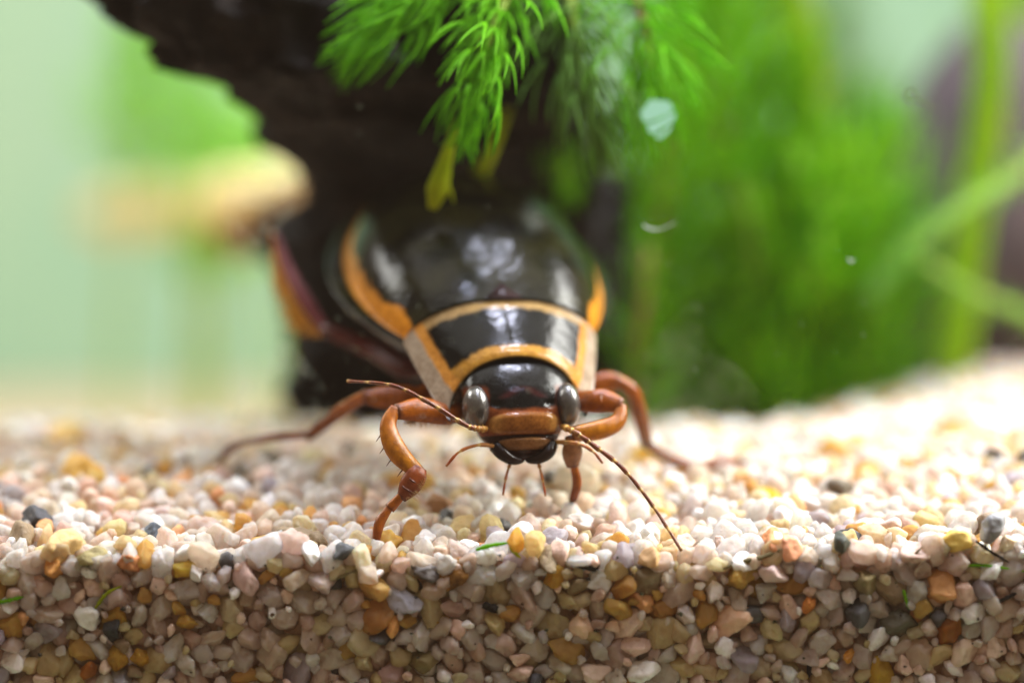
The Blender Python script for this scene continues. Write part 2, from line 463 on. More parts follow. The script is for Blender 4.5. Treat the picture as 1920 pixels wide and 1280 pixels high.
SPECIAL_TOP = [  # on the open sand: photograph place, depth, size, colour
    (1218, 865, 15, 1.25, (.86, .58, .10), True, 'egg yolk yellow grain behind the foot of the middle leg'),
    (1250, 890, 14.5, 1.15, (.88, .87, .86), True, 'white grain beside the egg yolk yellow grain'),
    (1445, 933, 6, .85, (.86, .60, .06), True, 'bright yellow flat grain lying on the white sand'),
    (1582, 925, 7.5, .9, (.14, .11, .07), False, 'dark brown grain lying on the white sand'),
    (1862, 885, 13, .85, (.10, .08, .06), False, 'dark brown grain standing on the white sand at the bank'),
    (155, 910, 10, 1.1, (.74, .44, .08), False, 'orange yellow grain on the blurred sand beside the side foot'),
    (120, 825, 25, 1.4, (.80, .52, .16), False, 'large yellow orange grain on the blurred sand crest'),
    (285, 1005, 0, .7, (.10, .13, .17), False, 'blue black grain on the sand behind the white comma shaped grain'),
    (1042, 915, 8.5, .8, (.10, .08, .06), False, 'dark brown grain beside the lip feelers of the beetle'),
    (1105, 905, 10, .9, (.10, .12, .13), False, 'dark teal grain behind the front foot'),
    (820, 945, 5, 1.0, (.40, .20, .08), False, 'rust brown grain on the sand under the beetle'),
    (455, 905, 10.5, .8, (.16, .13, .08), False, 'dark olive grain on the blurred sand by the side foot'),
    (515, 868, 15, .9, (.18, .14, .09), False, 'dark brown grain under the side leg'),
    (655, 1000, .5, .8, (.70, .46, .10), True, 'amber yellow grain behind the dark slate grain'),
    (725, 1012, -1.6, .85, (.74, .48, .12), True, 'amber yellow grain under the claw of the front foot'),
    (1388, 905, 10, .7, (.74, .42, .16), False, 'orange tan grain on the bright sand'),
    (1090, 930, 7.5, 1.5, (.82, .74, .58), True, 'large cream grain behind the front foot'),
]
taken = []      # (x, z, r) on the glass face, layer 0
for (px, py, r, c, clear, lab) in SPECIAL:
    y = GY + r * .8 + .05
    p = P(px, py, y)
    grains.append((p, r, rand_rot(), -1, c, int(rng.integers(NSH)), lab, clear)); taken.append((p.x, p.z, r))
topg = []
for (px, py, Y, r, c, clear, lab) in SPECIAL_TOP:
    p = P(px, py, Y); p.z = max(p.z, sand_z(p.x, Y) - .1) if abs(p.z - sand_z(p.x, Y)) > 1.2 else p.z
    p.z = sand_z(p.x, Y) + r * .35
    grains.append((p, r, rand_rot(), -1, c, int(rng.integers(NSH)), lab, clear)); topg.append((p.x, p.y, r))

# layers against the glass
def fill_face(layer, ylo, x0, x1, tries):
    tk = list(taken) if layer == 0 else []
    cell = {}
    def put(x, z, r): cell.setdefault((int(x // 2.5), int(z // 2.5)), []).append((x, z, r))
    for t in tk: put(*t)
    for i in range(tries):
        f = i / tries
        big = (.92 - .62 * f) if layer == 0 else (.88 - .4 * f)
        r = float(big * rng.uniform(.72, 1.05))
        x = rng.uniform(x0, x1); top = sand_z(x, ylo) + .1
        z = rng.uniform(3 if layer else 5, top)
        ok = True
        ci, cj = int(x // 2.5), int(z // 2.5)
        for a in (-1, 0, 1):
            for b in (-1, 0, 1):
                for (qx, qz, qr) in cell.get((ci + a, cj + b), ()):
                    if (qx - x) ** 2 + (qz - z) ** 2 < ((qr + r) * (.72 if layer == 0 else .70)) ** 2: ok = False; break
                if not ok: break
            if not ok: break
        if not ok: continue
        put(x, z, r)
        k, c = pick_kind()
        yy = ylo + r * .8 + (.05 if layer == 0 else 0) + (rng.uniform(0, .35) if layer == 0 else rng.uniform(-.2, .4))
        grains.append((Vector((x, yy, z)), r, rand_rot(), k, c, int(rng.integers(NSH)), 'face%d' % layer, KINDS[k][3]))
fill_face(0, GY, -40, 40, 24000)
fill_face(1, GY + 1.0, -40, 40, 12000)

# the open sand
def fill_top():
    cell = {}
    def put(x, y, r): cell.setdefault((int(x // 2.5), int(y // 2.5)), []).append((x, y, r))
    for t in topg: put(*t)
    n = 0
    for i in range(60000):
        f = i / 60000
        Y = GY + .7 + (95 - GY) * rng.random() ** 1.6
        hw = 36 * (DIST + Y) / 200 + 3
        x = rng.uniform(-hw, hw)
        if Y > 58 and x < 12: continue
        far = Y > 22
        r = float((.90 - .48 * f) * rng.uniform(.68, 1.05)) * (1.3 if far else 1)
        ci, cj = int(x // 2.5), int(Y // 2.5); ok = True
        for a in (-1, 0, 1):
            for b in (-1, 0, 1):
                for (qx, qy, qr) in cell.get((ci + a, cj + b), ()):
                    if (qx - x) ** 2 + (qy - Y) ** 2 < ((qr + r) * .68) ** 2: ok = False; break
                if not ok: break
            if not ok: break
        if not ok: continue
        put(x, Y, r)
        k, c = pick_kind()
        if k in (1, 5) and rng.random() < .7: k, c = 0, (.88, .85, .81)  # most pink grains whitened: brightness of the lit top put into their colour
        z = sand_z(x, Y) + rng.uniform(-.35, .25) + .1
        grains.append((Vector((x, max(Y, GY + r * .9), z)), r, rand_rot(), k, c, int(rng.integers(NSH)), 'top', KINDS[k][3]))
fill_top()

# the grains that show largest become objects, the rest one mesh
def score(g):
    p, r, place = g[0], g[1], g[6]
    u, v, d = px_of(p)
    if not (5 < u < 1915 and 700 < v < 1275): return -1
    if g[3] == -1: return 99
    if place == 'face0': return r
    if place == 'top' and p.y < 1.5: return r * .92
    return -1
order = sorted(range(len(grains)), key=lambda i: -score(grains[i]))
single = set(i for i in order[:300] if score(grains[i]) > 0)
GM = {}
def grain_mesh(sh, clear):
    if (sh, clear) not in GM:
        v, f = SHAPE4[sh]
        me = bpy.data.meshes.new('sand_grain'); me.from_pydata((v * S).tolist(), [], f.tolist())
        me.polygons.foreach_set('use_smooth', [True] * len(f)); me.materials.append(M_GC if clear else M_GO)
        GM[(sh, clear)] = me
    return GM[(sh, clear)]
stuff = {True: [], False: []}
marks = [(g[0], ' '.join(g[6].split()[:next((n + 1 for n, w_ in enumerate(g[6].split()) if w_ in ('grain', 'pebble', 'oval', 'pebble')), 4)])) for g in grains if g[3] == -1]
def grain_label(p, r, k, place):
    q = min(marks, key=lambda m_: (m_[0] - p).length); d = p - q[0]
    rel = 'above' if d.z > 1.0 and d.z > abs(d.x) else 'below' if d.z < -1.0 and -d.z > abs(d.x) else 'beside' if abs(d.x) > abs(d.y) * .7 else 'behind'
    size = 'small ' if r < .62 else 'large ' if r > .95 else ''
    mark = q[1]
    return ' '.join((size + KINDS[k][0] + ' grain ' + ('at the glass ' if place == 'face0' else 'on the sand ') + rel + ' the ' + mark).split()[:16])
for i, (p, r, R, k, c, sh, place, clear) in enumerate(grains):
    if i in single:
        o = bpy.data.objects.new('sand_grain', grain_mesh(sh, clear)); COL.objects.link(o)
        Mx = Matrix([[*(R[a] * r), p[a] * S] for a in range(3)] + [[0, 0, 0, 1]])
        o.matrix_world = Mx; o.color = (*c, 1)
        if k == -1: tag(o, place, 'grain')
        else:
            tag(o, grain_label(p, r, k, place), 'grain', KINDS[k][0] + ' grains ' + ('at the glass' if place == 'face0' else 'on the sand'))
    else: stuff[clear].append(i)
def joined(name, idx, mat, label):
    vs, fs, cs, n = [], [], [], 0
    for i in idx:
        p, r, R, k, c, sh, place, clear = grains[i]
        v, f = (SHAPE3 if place in ('face0',) or (place == 'top' and p.y < 3) else SHAPE2)[sh]
        vs.append((v * r) @ R.T + np.array(p)); fs.append(f + n); n += len(v)
        cs.append(np.tile(np.array([*c, 1.0]), (len(v), 1)))
    v = np.concatenate(vs) * S; f = np.concatenate(fs); c = np.concatenate(cs)
    me = bpy.data.meshes.new(name)
    me.vertices.add(len(v)); me.vertices.foreach_set('co', v.astype(np.float32).ravel())
    me.loops.add(f.size); me.loops.foreach_set('vertex_index', f.astype(np.int32).ravel())
    me.polygons.add(len(f)); me.polygons.foreach_set('loop_start', np.arange(0, f.size, 3, dtype=np.int32))
    me.polygons.foreach_set('use_smooth', np.ones(len(f), bool))
    me.update(calc_edges=True)
    at = me.color_attributes.new('Col', 'FLOAT_COLOR', 'POINT'); at.data.foreach_set('color', c.astype(np.float32).ravel())
    me.materials.append(mat)
    o = bpy.data.objects.new(name, me); COL.objects.link(o)
    tag(o, label, 'sand', kind='stuff'); return len(f)
t1 = joined('quartz_sand', stuff[True], M_SC, 'pale translucent quartz sand covering the bottom of the tank')
t2 = joined('opaque_sand', stuff[False], M_SO, 'opaque white, pink and brown grains mixed through the sand')
print('grains', len(grains), 'single', len(single), 'tris', t1, t2)

# ------------------------------------------------------------------ driftwood
def fbm(p, s, o=4):
    v = 0; a = 1
    for _ in range(o): v += a * mnoise.noise(Vector(p) * s); s *= 2.1; a *= .5
    return v
def driftwood():
    rows = [(845, 545, 1225), (800, 552, 1215), (720, 550, 1200), (620, 540, 1185), (520, 515, 1172), (440, 478, 1162), (400, 540, 1155),
            (350, 560, 1160), (310, 528, 1140), (270, 488, 1115), (230, 472, 1108), (205, 448, 1102), (180, 436, 1098), (156, 410, 1092), (142, 322, 1090), (120, 300, 1087), (95, 285, 1083), (70, 240, 1080), (52, 205, 1077), (25, 175, 1068), (0, 158, 1060), (-80, 60, 1040), (-170, -40, 1010)]
    ys = np.array([r[0] for r in rows], float)
    mb = MB(); nv, nu = 150, 160
    V = np.zeros((nv, nu, 3))
    for i, py in enumerate(np.linspace(845, -170, nv)):
        o = np.argsort(ys)
        l = np.interp(py, ys[o], [rows[k][1] for k in o]); r = np.interp(py, ys[o], [rows[k][2] for k in o])
        Yc = float(np.interp(py, [-170, 0, 120, 230, 340, 480, 845], [24, 21, 21, 30, 43, 46, 46])); hd_ = float(np.interp(py, [120, 340], [5.0, 9.0]))
        a, b = P(l, py, Yc), P(r, py, Yc)
        cx, hw, z = (a.x + b.x) / 2, (b.x - a.x) / 2, a.z
        if i == 0: z -= 3
        for j in range(nu):
            t = 2 * math.pi * j / nu
            ca, sa = math.cos(t), math.sin(t)
            x = cx + hw * np.sign(ca) * abs(ca) ** .8; y = Yc + hd_ * np.sign(sa) * abs(sa) ** .7
            n = Vector((ca, sa, 0)).normalized()
            q = (x, y, z * .6)
            dd = 1.2 * fbm(q, .09, 2) + 2.2 * fbm(q, .30, 4) + .6 * fbm(q, .9, 2) - 1.2 * max(0, fbm(q, .16, 2)) * 1.2
            V[i, j] = (x + n.x * dd, y + n.y * dd * 1.4, z + .8 * fbm(q, .3, 2))
    base = Vector((V[0, :, 0].mean(), V[0, :, 1].mean(), V[0, :, 2].mean()))
    mb.grid(V, wrap=True, flip=False)
    mb.f.append(tuple(range(nu))[::-1]); mb.m.append(0); mb.f.append(tuple((nv - 1) * nu + k for k in range(nu))); mb.m.append(0)
    root = empty('driftwood', base)
    build_at(mb, 'trunk', M_WOOD, root, base)
    # pale broken twigs on its far side
    tw = MB(); M_TW = mat_plain('peeled_twig', (.74, .56, .20), (.86, .78, .46), .12, .6, .3)
    pts = spline([P(660, 336, 66), P(500, 360, 85), P(340, 384, 120), P(165, 406, 150)], 24)
    tw.tube(pts, np.interp(np.linspace(0, 1, 24), [0, .5, .9, 1], [2.2, 2.3, 2.5, 1.6]) * (1 + .1 * rng.normal(size=24)), 12)
    build_at(tw, 'peeled_twig', M_TW, root, base)['label'] = 'pale yellow peeled twig stub'
    tw = MB(); M_TB = mat_plain('brown_stub', (.10, .05, .015), (.24, .13, .03), .2, .7, .3)
    tw.tube(spline([P(560, 400, 55), P(480, 430, 62), P(430, 445, 66)], 14), np.linspace(2.6, 1.5, 14), 12)
    build_at(tw, 'broken_stub', M_TB, root, base)['label'] = 'brown broken side stub'
    tag(root, 'dark driftwood trunk rising from the sand behind the beetle', 'driftwood')
driftwood()

# ------------------------------------------------------------------ plants
def leaf_mesh(mb_n=6, length=1.0, width=.05, curve=.35, fork=True):
    """needle leaf along +Z curving to +Y, forked at the end; base at origin"""
    m = MB()
    def needle(p0, d0, L, w0):
        t = np.linspace(0, 1, mb_n)
        pts = np.array([np.array(p0) + L * (np.array(d0) * q + np.array((0, curve * q * q, 0))) for q in t])
        m.tube(pts, w0 * (1 - .75 * t ** 1.5), 4, side=(1, .1, .2))
        return pts[-1]
    if fork:
        e = needle((0, 0, 0), (0, 0, 1), .5 * length, width)
        for s in (-1, 1): needle(e, (s * .22, curve * .6, .95), .5 * length, width * .72)
    else: needle((0, 0, 0), (0, 0, 1), length, width)
    return m
_lm = leaf_mesh(6, 1, .024, .40); LV = np.concatenate(_lm.v); LF = np.array([q for q in _lm.f if len(q) == 4])
LMESH = {}
def leaf_obj_mesh(mat):
    if mat.name not in LMESH:
        me = bpy.data.meshes.new('leaf'); me.from_pydata(LV.tolist(), [], LF.tolist())
        me.polygons.foreach_set('use_smooth', [True] * len(LF)); me.materials.append(mat); LMESH[mat.name] = me
    return LMESH[mat.name]

def sprig(name, pts, label, mat, mat_stem, group=None, step=2.6, nleaf=8, leaf=6.0, spread=(62, 25), stem_r=.35, single=True, seed=1, thick=1.0, bare=0):
    """pond weed stem with whorls of forked needle leaves; pts run from the root end to the tip"""
    r = np.random.default_rng(seed)
    L = sum((Vector(pts[i + 1]) - Vector(pts[i])).length for i in range(len(pts) - 1))
    n = max(6, int(L / step)); path = spline([tuple(p) for p in pts], n * 3)
    base = path[0]
    root = empty(name, base)
    mb = MB(); mb.tube(path, np.linspace(stem_r, stem_r * .5, len(path)), 8)
    build_at(mb, 'stem', mat_stem, root, base)
    vs, fs, off, cnt = [], [], 0, 0
    for i in range(n):
        f = i / (n - 1)
        if f < bare: continue
        p = path[min(i * 3, len(path) - 1)]
        t = path[min(i * 3 + 2, len(path) - 1)] - path[max(i * 3 - 2, 0)]; t /= np.linalg.norm(t)
        a = np.cross(t, (.3, .8, .5)); a /= np.linalg.norm(a); b = np.cross(t, a)
        ph = r.uniform(0, 6.28); ll = leaf * (1 - .35 * f ** 3)
        for j in range(nleaf):
            an = ph + 2 * math.pi * j / nleaf + r.uniform(-.25, .25)
            rad = a * math.cos(an) + b * math.sin(an)
            el = D2R(spread[0] + (spread[1] - spread[0]) * f ** 2 + r.uniform(-16, 16))
            d = t * math.cos(el) + rad * math.sin(el)
            sd = np.cross(d, t); sd /= np.linalg.norm(sd) + 1e-9
            up = np.cross(sd, d)             # curve back towards the tip
            if up.dot(t) < 0: up = -up; sd = -sd
            k = ll * r.uniform(.7, 1.12)
            R = np.stack([np.cross(up, d) * k * thick, up * k, d * k], 1)
            if single:
                o = bpy.data.objects.new('leaf', leaf_obj_mesh(mat)); COL.objects.link(o); o.parent = root
                q = (p - base) * S
                o.matrix_basis = Matrix([[*(R[c] * S), q[c]] for c in range(3)] + [[0, 0, 0, 1]])
            else:
                vs.append(LV @ R.T + (p - base)); fs.append(LF + off); off += len(LV)
            cnt += 1
    if not single:
        me = bpy.data.meshes.new('foliage'); v = np.concatenate(vs) * S; f = np.concatenate(fs)
        me.vertices.add(len(v)); me.vertices.foreach_set('co', v.astype(np.float32).ravel())
        me.loops.add(f.size); me.loops.foreach_set('vertex_index', f.astype(np.int32).ravel())
        me.polygons.add(len(f)); me.polygons.foreach_set('loop_start', np.arange(0, f.size, 4, dtype=np.int32))
        me.polygons.foreach_set('use_smooth', np.ones(len(f), bool)); me.update(calc_edges=True)
        me.materials.append(mat); o = bpy.data.objects.new('foliage', me); COL.objects.link(o); o.parent = root; o['kind'] = 'stuff'
    tag(root, label, 'water plant', group)
    return root

G_FRESH = mat_leaf('fresh_leaf', (.12, .42, .002), (.26, .54, .004), .5)
G_LIGHT = mat_leaf('light_leaf', (.28, .54, .008), (.46, .64, .015), .5)
G_DEEP = mat_leaf('deep_leaf', (.10, .34, .001), (.22, .46, .002), .5)
G_GREY = mat_leaf('dusty_leaf', (.10, .26, .03), (.22, .40, .08), .45)
G_MINT = mat_leaf('mint_leaf', (.24, .56, .10), (.40, .68, .18), .5)
G_YELL = mat_leaf('yellow_leaf', (.34, .44, .006), (.50, .54, .012), .5)
G_FAR = mat_leaf('far_leaf', (.36, .72, .10), (.50, .80, .20), .5)
ST_G = mat_plain('green_stem', (.20, .34, .03), (.34, .42, .06), .4, .5)
ST_B = mat_plain('brown_stem', (.14, .07, .03), (.26, .14, .05), .4, .6)

G_SPRIG = mat_leaf('sprig_leaf', (.10, .46, .003), (.26, .60, .008), .5)
hang = 'sprigs hanging from the top of the driftwood'
sprig('hanging_sprig', [P(900, -190, 34), P(960, -150, 20), P(965, -50, 14), P(930, 40, 10), P(908, 110, 9), P(890, 172, 9)], 'bright green sprig hanging straight down beside the dark wood, its tip over the beetle', G_SPRIG, ST_G, hang, 2.3, 8, 7.2, (62, 20), .36, True, 11, 1.1)
sprig('hanging_sprig', [P(930, -190, 36), P(900, -110, 18), P(830, -45, 13), P(765, 5, 12), P(712, 55, 12)], 'bright green sprig bending sideways across the dark wood', G_SPRIG, ST_G, hang, 2.3, 8, 7.0, (58, 20), .36, True, 12, 1.1)
sprig('hanging_sprig', [P(960, -190, 38), P(1060, -120, 26), P(1070, 0, 17), P(1085, 90, 15), P(1105, 170, 16), P(1118, 225, 17)], 'dusty grey green sprig hanging beside the bright straight sprig', G_GREY, ST_G, hang, 2.2, 9, 7.4, (66, 26), .36, True, 13, 1.1)
sprig('hanging_sprig', [P(990, -190, 38), P(1150, -100, 26), P(1200, 20, 18), P(1215, 110, 17), P(1205, 190, 19)], 'light green sprig hanging furthest from the driftwood', G_SPRIG, ST_B, hang, 2.3, 9, 8.0, (74, 36), .36, True, 14, 1.1)
sprig('hanging_sprig', [P(980, -190, 40), P(1010, -100, 34), P(1030, 30, 30), P(1040, 180, 29), P(1060, 330, 30)], 'deep green sprig hanging close against the wood', G_DEEP, ST_G, hang, 2.6, 9, 6.5, (65, 35), .36, True, 15)
# two yellowed stalks over the back of the beetle
for (pts, lab) in (([P(935, -185, 36), P(905, 120, 13), P(850, 255, 11), P(828, 330, 11), P(810, 392, 11)], 'yellow green stalk reaching down over the beetle, the brighter of two'),
                   ([P(985, -185, 38), P(970, 120, 24), P(925, 275, 22), P(895, 330, 22), P(872, 368, 22)], 'dull olive stalk hanging behind the bright yellow green stalk')):
    root = empty('yellowed_stalk', pts[0]); mb = MB(); n = 30
    q = spline([tuple(p) for p in pts], n)
    mb.tube(q, np.interp(np.linspace(0, 1, n), [0, .55, .85, 1], [.3, .35, .78, .30]), 10, flat=.6)
    build_at(mb, 'blade', G_YELL, root, pts[0])
    for s in (-1, 1):
        m2 = MB(); e = q[22]; m2.tube(spline([e, e + np.array((s * .6, 0, -.9)), e + np.array((s * .8, .2, -1.7))], 8), np.linspace(.2, .04, 8), 6)
        build_at(m2, 'side_needle', G_YELL, root, pts[0])
    tag(root, lab, 'plant stalk')

def rooted(px, py_top, Y, lean, label, mat, st, seed, leaf=9, nleaf=11, step=2.7, thick=1.9, group='water plants growing behind the beetle', stem=.6, bare=0):
    top = P(px, py_top, Y); x0 = top.x - lean; z0 = sand_z(x0, Y) - 1
    pts = [(x0, Y, z0), (x0 + lean * .2, Y + 1, z0 + (top.z - z0) * .35), (x0 + lean * .65, Y - 1, z0 + (top.z - z0) * .7), tuple(top)]
    return sprig('water_plant', pts, label, mat, st, group, step, nleaf, leaf, (70, 40), stem, False, seed, thick, bare)
rooted(1260, 150, 46, 2, 'deep green feathery plant standing just beside the driftwood', G_DEEP, ST_B, 21, 8)
rooted(1335, -60, 52, -2, 'mid green feathery plant rising past the glass smudge', G_FRESH, ST_B, 22, 9)
rooted(1420, -120, 60, 1, 'tall fresh green feathery plant with brown stem beside a yellow blade', G_FRESH, ST_B, 23, 10)
rooted(1480, 180, 55, 3, 'short deep green feathery plant in the middle of the thicket', G_DEEP, ST_G, 24, 10)
rooted(1560, 330, 48, 4, 'low bushy fresh green plant in front of the thicket', G_FRESH, ST_G, 25, 9)
rooted(1660, 280, 58, 3, 'leaning fresh green plant beside the dark stone', G_FRESH, ST_G, 26, 10)
rooted(1400, 420, 50, -2, 'low deep green plant at the foot of the thicket', G_DEEP, ST_G, 27, 9)
rooted(1215, 470, 38, 1.5, 'low olive green plant against the foot of the driftwood', G_DEEP, ST_B, 39, 5, 8)
rooted(1570, -60, 112, 2, 'hazy grey green plant far behind the thicket', G_GREY, ST_B, 38, 9, 7)
rooted(1620, 230, 95, 2, 'dusty pale green plant far behind the thicket', G_GREY, ST_B, 28, 11)
rooted(1225, 60, 66, 1, 'deep green feathery plant half hidden behind the driftwood', G_DEEP, ST_B, 31, 9)
rooted(1290, -80, 74, 2, 'fresh green feathery plant behind the hanging sprigs', G_FRESH, ST_B, 32, 10)
rooted(1640, 440, 52, 1, 'low deep green plant at the edge of the bank', G_DEEP, ST_G, 36, 9)
rooted(1930, -100, 108, 5, 'light green plant with upright tip at the rising bank', G_LIGHT, ST_G, 30, 10)
# mint coloured branch coming in over the bank
for k, (pts, lab) in enumerate((([P(2030, 270, 56), P(1900, 335, 50), P(1790, 400, 46), P(1700, 470, 44), P(1650, 530, 44)], 'mint green feathery branch arching over the dark stone'),
                                ([P(2080, 690, 54), P(1960, 610, 50), P(1840, 555, 47), P(1730, 490, 46)], 'mint green feathery branch lying low over the dark stone'))):
    a = Vector(pts[0]); foot = Vector((a.x + 6, a.y + 2, sand_z(a.x + 6, a.y + 2) - 1))
    sprig('water_plant', [foot] + pts, lab, G_MINT, ST_G, 'mint green branches over the dark stone', 2.6, 8, 3.4, (50, 30), .5, False, 41 + k, 1.8)
# ribbon blades
def blade(px0, px1, py_top, Y, wd, mat, label, bend=3):
    b = P(px0, 830, Y); z0 = sand_z(b.x, Y) - 1; t = P(px1, py_top, Y)
    root = empty('ribbon_leaf_plant', (b.x, Y, z0)); n = 40
    pts = spline([(b.x, Y, z0), (b.x * .75 + t.x * .25 + bend * .5, Y + 1, z0 * .7 + t.z * .3), (b.x * .35 + t.x * .65 + bend, Y - 1.5, z0 * .3 + t.z * .7), tuple(t)], n)
    mb = MB(); mb.tube(pts, wd * np.interp(np.linspace(0, 1, n), [0, .15, .8, 1], [.5, 1, .9, .15]), 12, flat=.12, side=(.25, 1, 0))
    build_at(mb, 'blade', mat, root, (b.x, Y, z0))
    mb = MB(); mb.tube(pts[:-2] + np.array((0, -.12 * wd, 0)), wd * .1, 6); build_at(mb, 'midrib', ST_G, root, (b.x, Y, z0))
    tag(root, label, 'water plant', 'ribbon leaves in the thicket')
blade(1430, 1445, -150, 66, 1.9, G_YELL, 'yellow green ribbon leaf standing tall in the thicket')
blade(1780, 1820, -160, 58, 1.5, G_LIGHT, 'light green ribbon leaf beside the mint branch', 2)
blade(1500, 1480, 260, 52, 2.4, G_FRESH, 'short fresh green ribbon leaf low in the thicket', 2)
blade(1600, 1640, 330, 57, 2.2, G_LIGHT, 'short light green ribbon leaf low in the thicket', -2)
blade(1350, 1370, 300, 49, 2.2, G_DEEP, 'short deep green ribbon leaf beside the driftwood', 2)
# far plants behind the trunk
for k, (px, py, Y, lean) in enumerate(((255, 110, 115, 3), (345, 170, 122, -2), (425, 290, 112, 2), (480, 330, 105, -2), (395, 330, 130, 3))):
    rooted(px, py - 40, Y, lean, 'light green feathery plant far behind the driftwood', G_FAR, ST_G, 60 + k, 11, 13, 4, 2.0, 'far plants behind the driftwood', .5, .62)
# dark stone on the rising bank
def stone(px, py, Y, rx, ry, rz, label, seed, mat):
    c = P(px, py, Y); v, f = ICO[3]
    q = np.array([p * (1 + .22 * fbm(p + seed, .9, 4)) for p in v]) * (rx, ry, rz)
    lo = q[:, 2].min(); gz = sand_z(c.x, Y)
    mb = MB(); mb.add(q + np.array((c.x, c.y, max(c.z, gz - lo * .6))), f.tolist())
    tag(mb.build('stone', mat), label, 'stone')
M_STONE = mat_plain('dark_stone', (.040, .030, .036), (.10, .075, .08), .25, .8, .5)
stone(1860, 430, 78, 13, 9, 17, 'dark purplish stone behind the mint branch', 3, M_STONE)
stone(1770, 640, 80, 15, 8, 7, 'dark brown stone at the foot of the thicket', 9, M_STONE)

# ------------------------------------------------------------------ the diving beetle
BT, BYAW = D2R(26.0), D2R(13.0)
TT = BT + PITCH                               # tilt towards the viewer
B0 = P(988, 795, 0)
RB = Matrix.Rotation(BYAW, 3, 'Z') @ Matrix(((1, 0, 0), (0, math.cos(BT), -math.sin(BT)), (0, math.sin(BT), math.cos(BT))))
RBn = np.array(RB)
def Lp(x, y, z): return B0 + RB @ Vector((x, y, z))
def toW(v): return np.asarray(v, float) @ RBn.T + np.array(B0)

def vnoise(x, y, s, seed=0.0): return mnoise.noise(Vector((x * s, y * s, seed)))
BLACK = np.array((.0035, .004, .0035)); OLIVE = np.array((.015, .0145, .0040))
ORANGE = np.array((.60, .24, .018)); YEL = np.array((.38, .195, .030)); TAN = np.array((.33, .22, .09)); PALE = np.array((.34, .28, .21))
RED = np.array((.16, .03, .012)); AMBER = np.array((.46, .19, .03)); BROWN = np.array((.24, .12, .04))
def lerp(a, b, t): t = np.asarray(t)[..., None]; return a * (1 - t) + b * t

body = MB()
# wing cases and belly: closed loft along the body
yl = [9.0, 11, 14, 18, 22, 25, 27.5, 29.3, 30.3]
wd = [6.2, 7.05, 7.85, 8.15, 7.6, 6.4, 4.9, 3.0, .6]
wf = [.15, .45, 1.0, 1.5, 1.6, 1.45, 1.2, .9, .4]
zt = [3.75, 4.4, 5.15, 5.45, 5.05, 4.1, 3.0, 1.9, 1.0]
ze = [.85, .65, .45, .35, .35, .45, .55, .7, .75]
zb = [-2.0, -2.6, -3.0, -3.0, -2.6, -2.0, -1.2, -.3, .4]
ny, nt, nb = 170, 150, 60
yy = np.linspace(9.0, 30.3, ny)
ring = nt + nb
V = np.zeros((ny, ring, 3)); C = np.zeros((ny, ring, 3))
s_top = np.linspace(-1, 1, nt); s_bot = np.linspace(1, -1, nb + 2)[1:-1]
for i, y in enumerate(yy):
    a, f, t, e, b = (float(sinterp(y, yl, q)) for q in (wd, wf, zt, ze, zb))
    f = max(f, .05); a = max(a, .2)
    sa = np.abs(s_top); DOME = .86
    q = np.clip(sa / DOME, 0, 1)
    x = np.where(sa < DOME, a * np.sin(q * math.pi / 2) ** .92, a + f * (sa - DOME) / (1 - DOME))
    z = np.where(sa < DOME, e + (t - e) * (1 - (x / a).clip(0, 1) ** 2.5).clip(0) ** .62, e - .55 * f * (sa - DOME) / (1 - DOME))
    # shallow seam between the wing cases
    z = z - .10 * np.exp(-(x / .10) ** 2)
    z = z + .025 * np.array([vnoise(xx * np.sign(ss), y, .6, 4) for xx, ss in zip(x, s_top)])
    V[i, :nt, 0] = x * np.sign(s_top); V[i, :nt, 1] = y; V[i, :nt, 2] = z
    qb = np.abs(s_bot)
    V[i, nt:, 0] = s_bot * (a + f) * .985; V[i, nt:, 1] = y
    V[i, nt:, 2] = (e - .55 * f - .12) + (b - e) * (1 - qb ** 2.6).clip(0) ** .8
    v = (y - 9.0) / 21.3
    n = np.array([vnoise(ss * 8, y, .55, 2.2) for ss in s_top]); n2 = np.array([vnoise(ss * 20, y, 1.2, 5.2) for ss in s_top])
    col = lerp(BLACK, OLIVE * 1.15, np.clip(.5 + n, 0, 1))
    # stripe just inside the flange, widest near the shoulder
    inner = .945 - .06 * math.exp(-((y - 10.6) / 1.3) ** 2) + .035 * v + .02 * n2; outer = .885 - .03 * math.exp(-((y - 9.2) / 1.2) ** 2) * 0
    st = smooth(0, .025, x / a - inner) * (1 - smooth(0, .02, sa - outer))
    sc_ = ORANGE * (1 - v) + np.array((.50, .27, .08)) * v
    fade = 1 - float(smooth(.70, .92, v)) * .7
    col = lerp(col, sc_, st * fade)
    C[i, :nt] = col
    C[i, nt:] = np.array((.014, .010, .008))
body.grid(toW(V.reshape(-1, 3)).reshape(V.shape), C, wrap=True)
for i0 in (0, ny - 1):
    base = body.n - ny * ring
    q = tuple(base + i0 * ring + k for k in range(ring)); body.f.append(q if i0 else q[::-1]); body.m.append(0)
# scutellum: small dark triangle at the shoulder seam
sv = np.array([(-1.25, 8.95, 3.84), (1.25, 8.95, 3.84), (0, 10.15, 4.28), (0, 9.3, 4.10), (-1.25, 8.9, 3.2), (1.25, 8.9, 3.2), (0, 10.2, 3.6)])
body.add(toW(sv), [(0, 3, 2), (3, 1, 2), (0, 1, 3), (0, 2, 6, 4), (2, 1, 5, 6)], (.03, .018, .02))

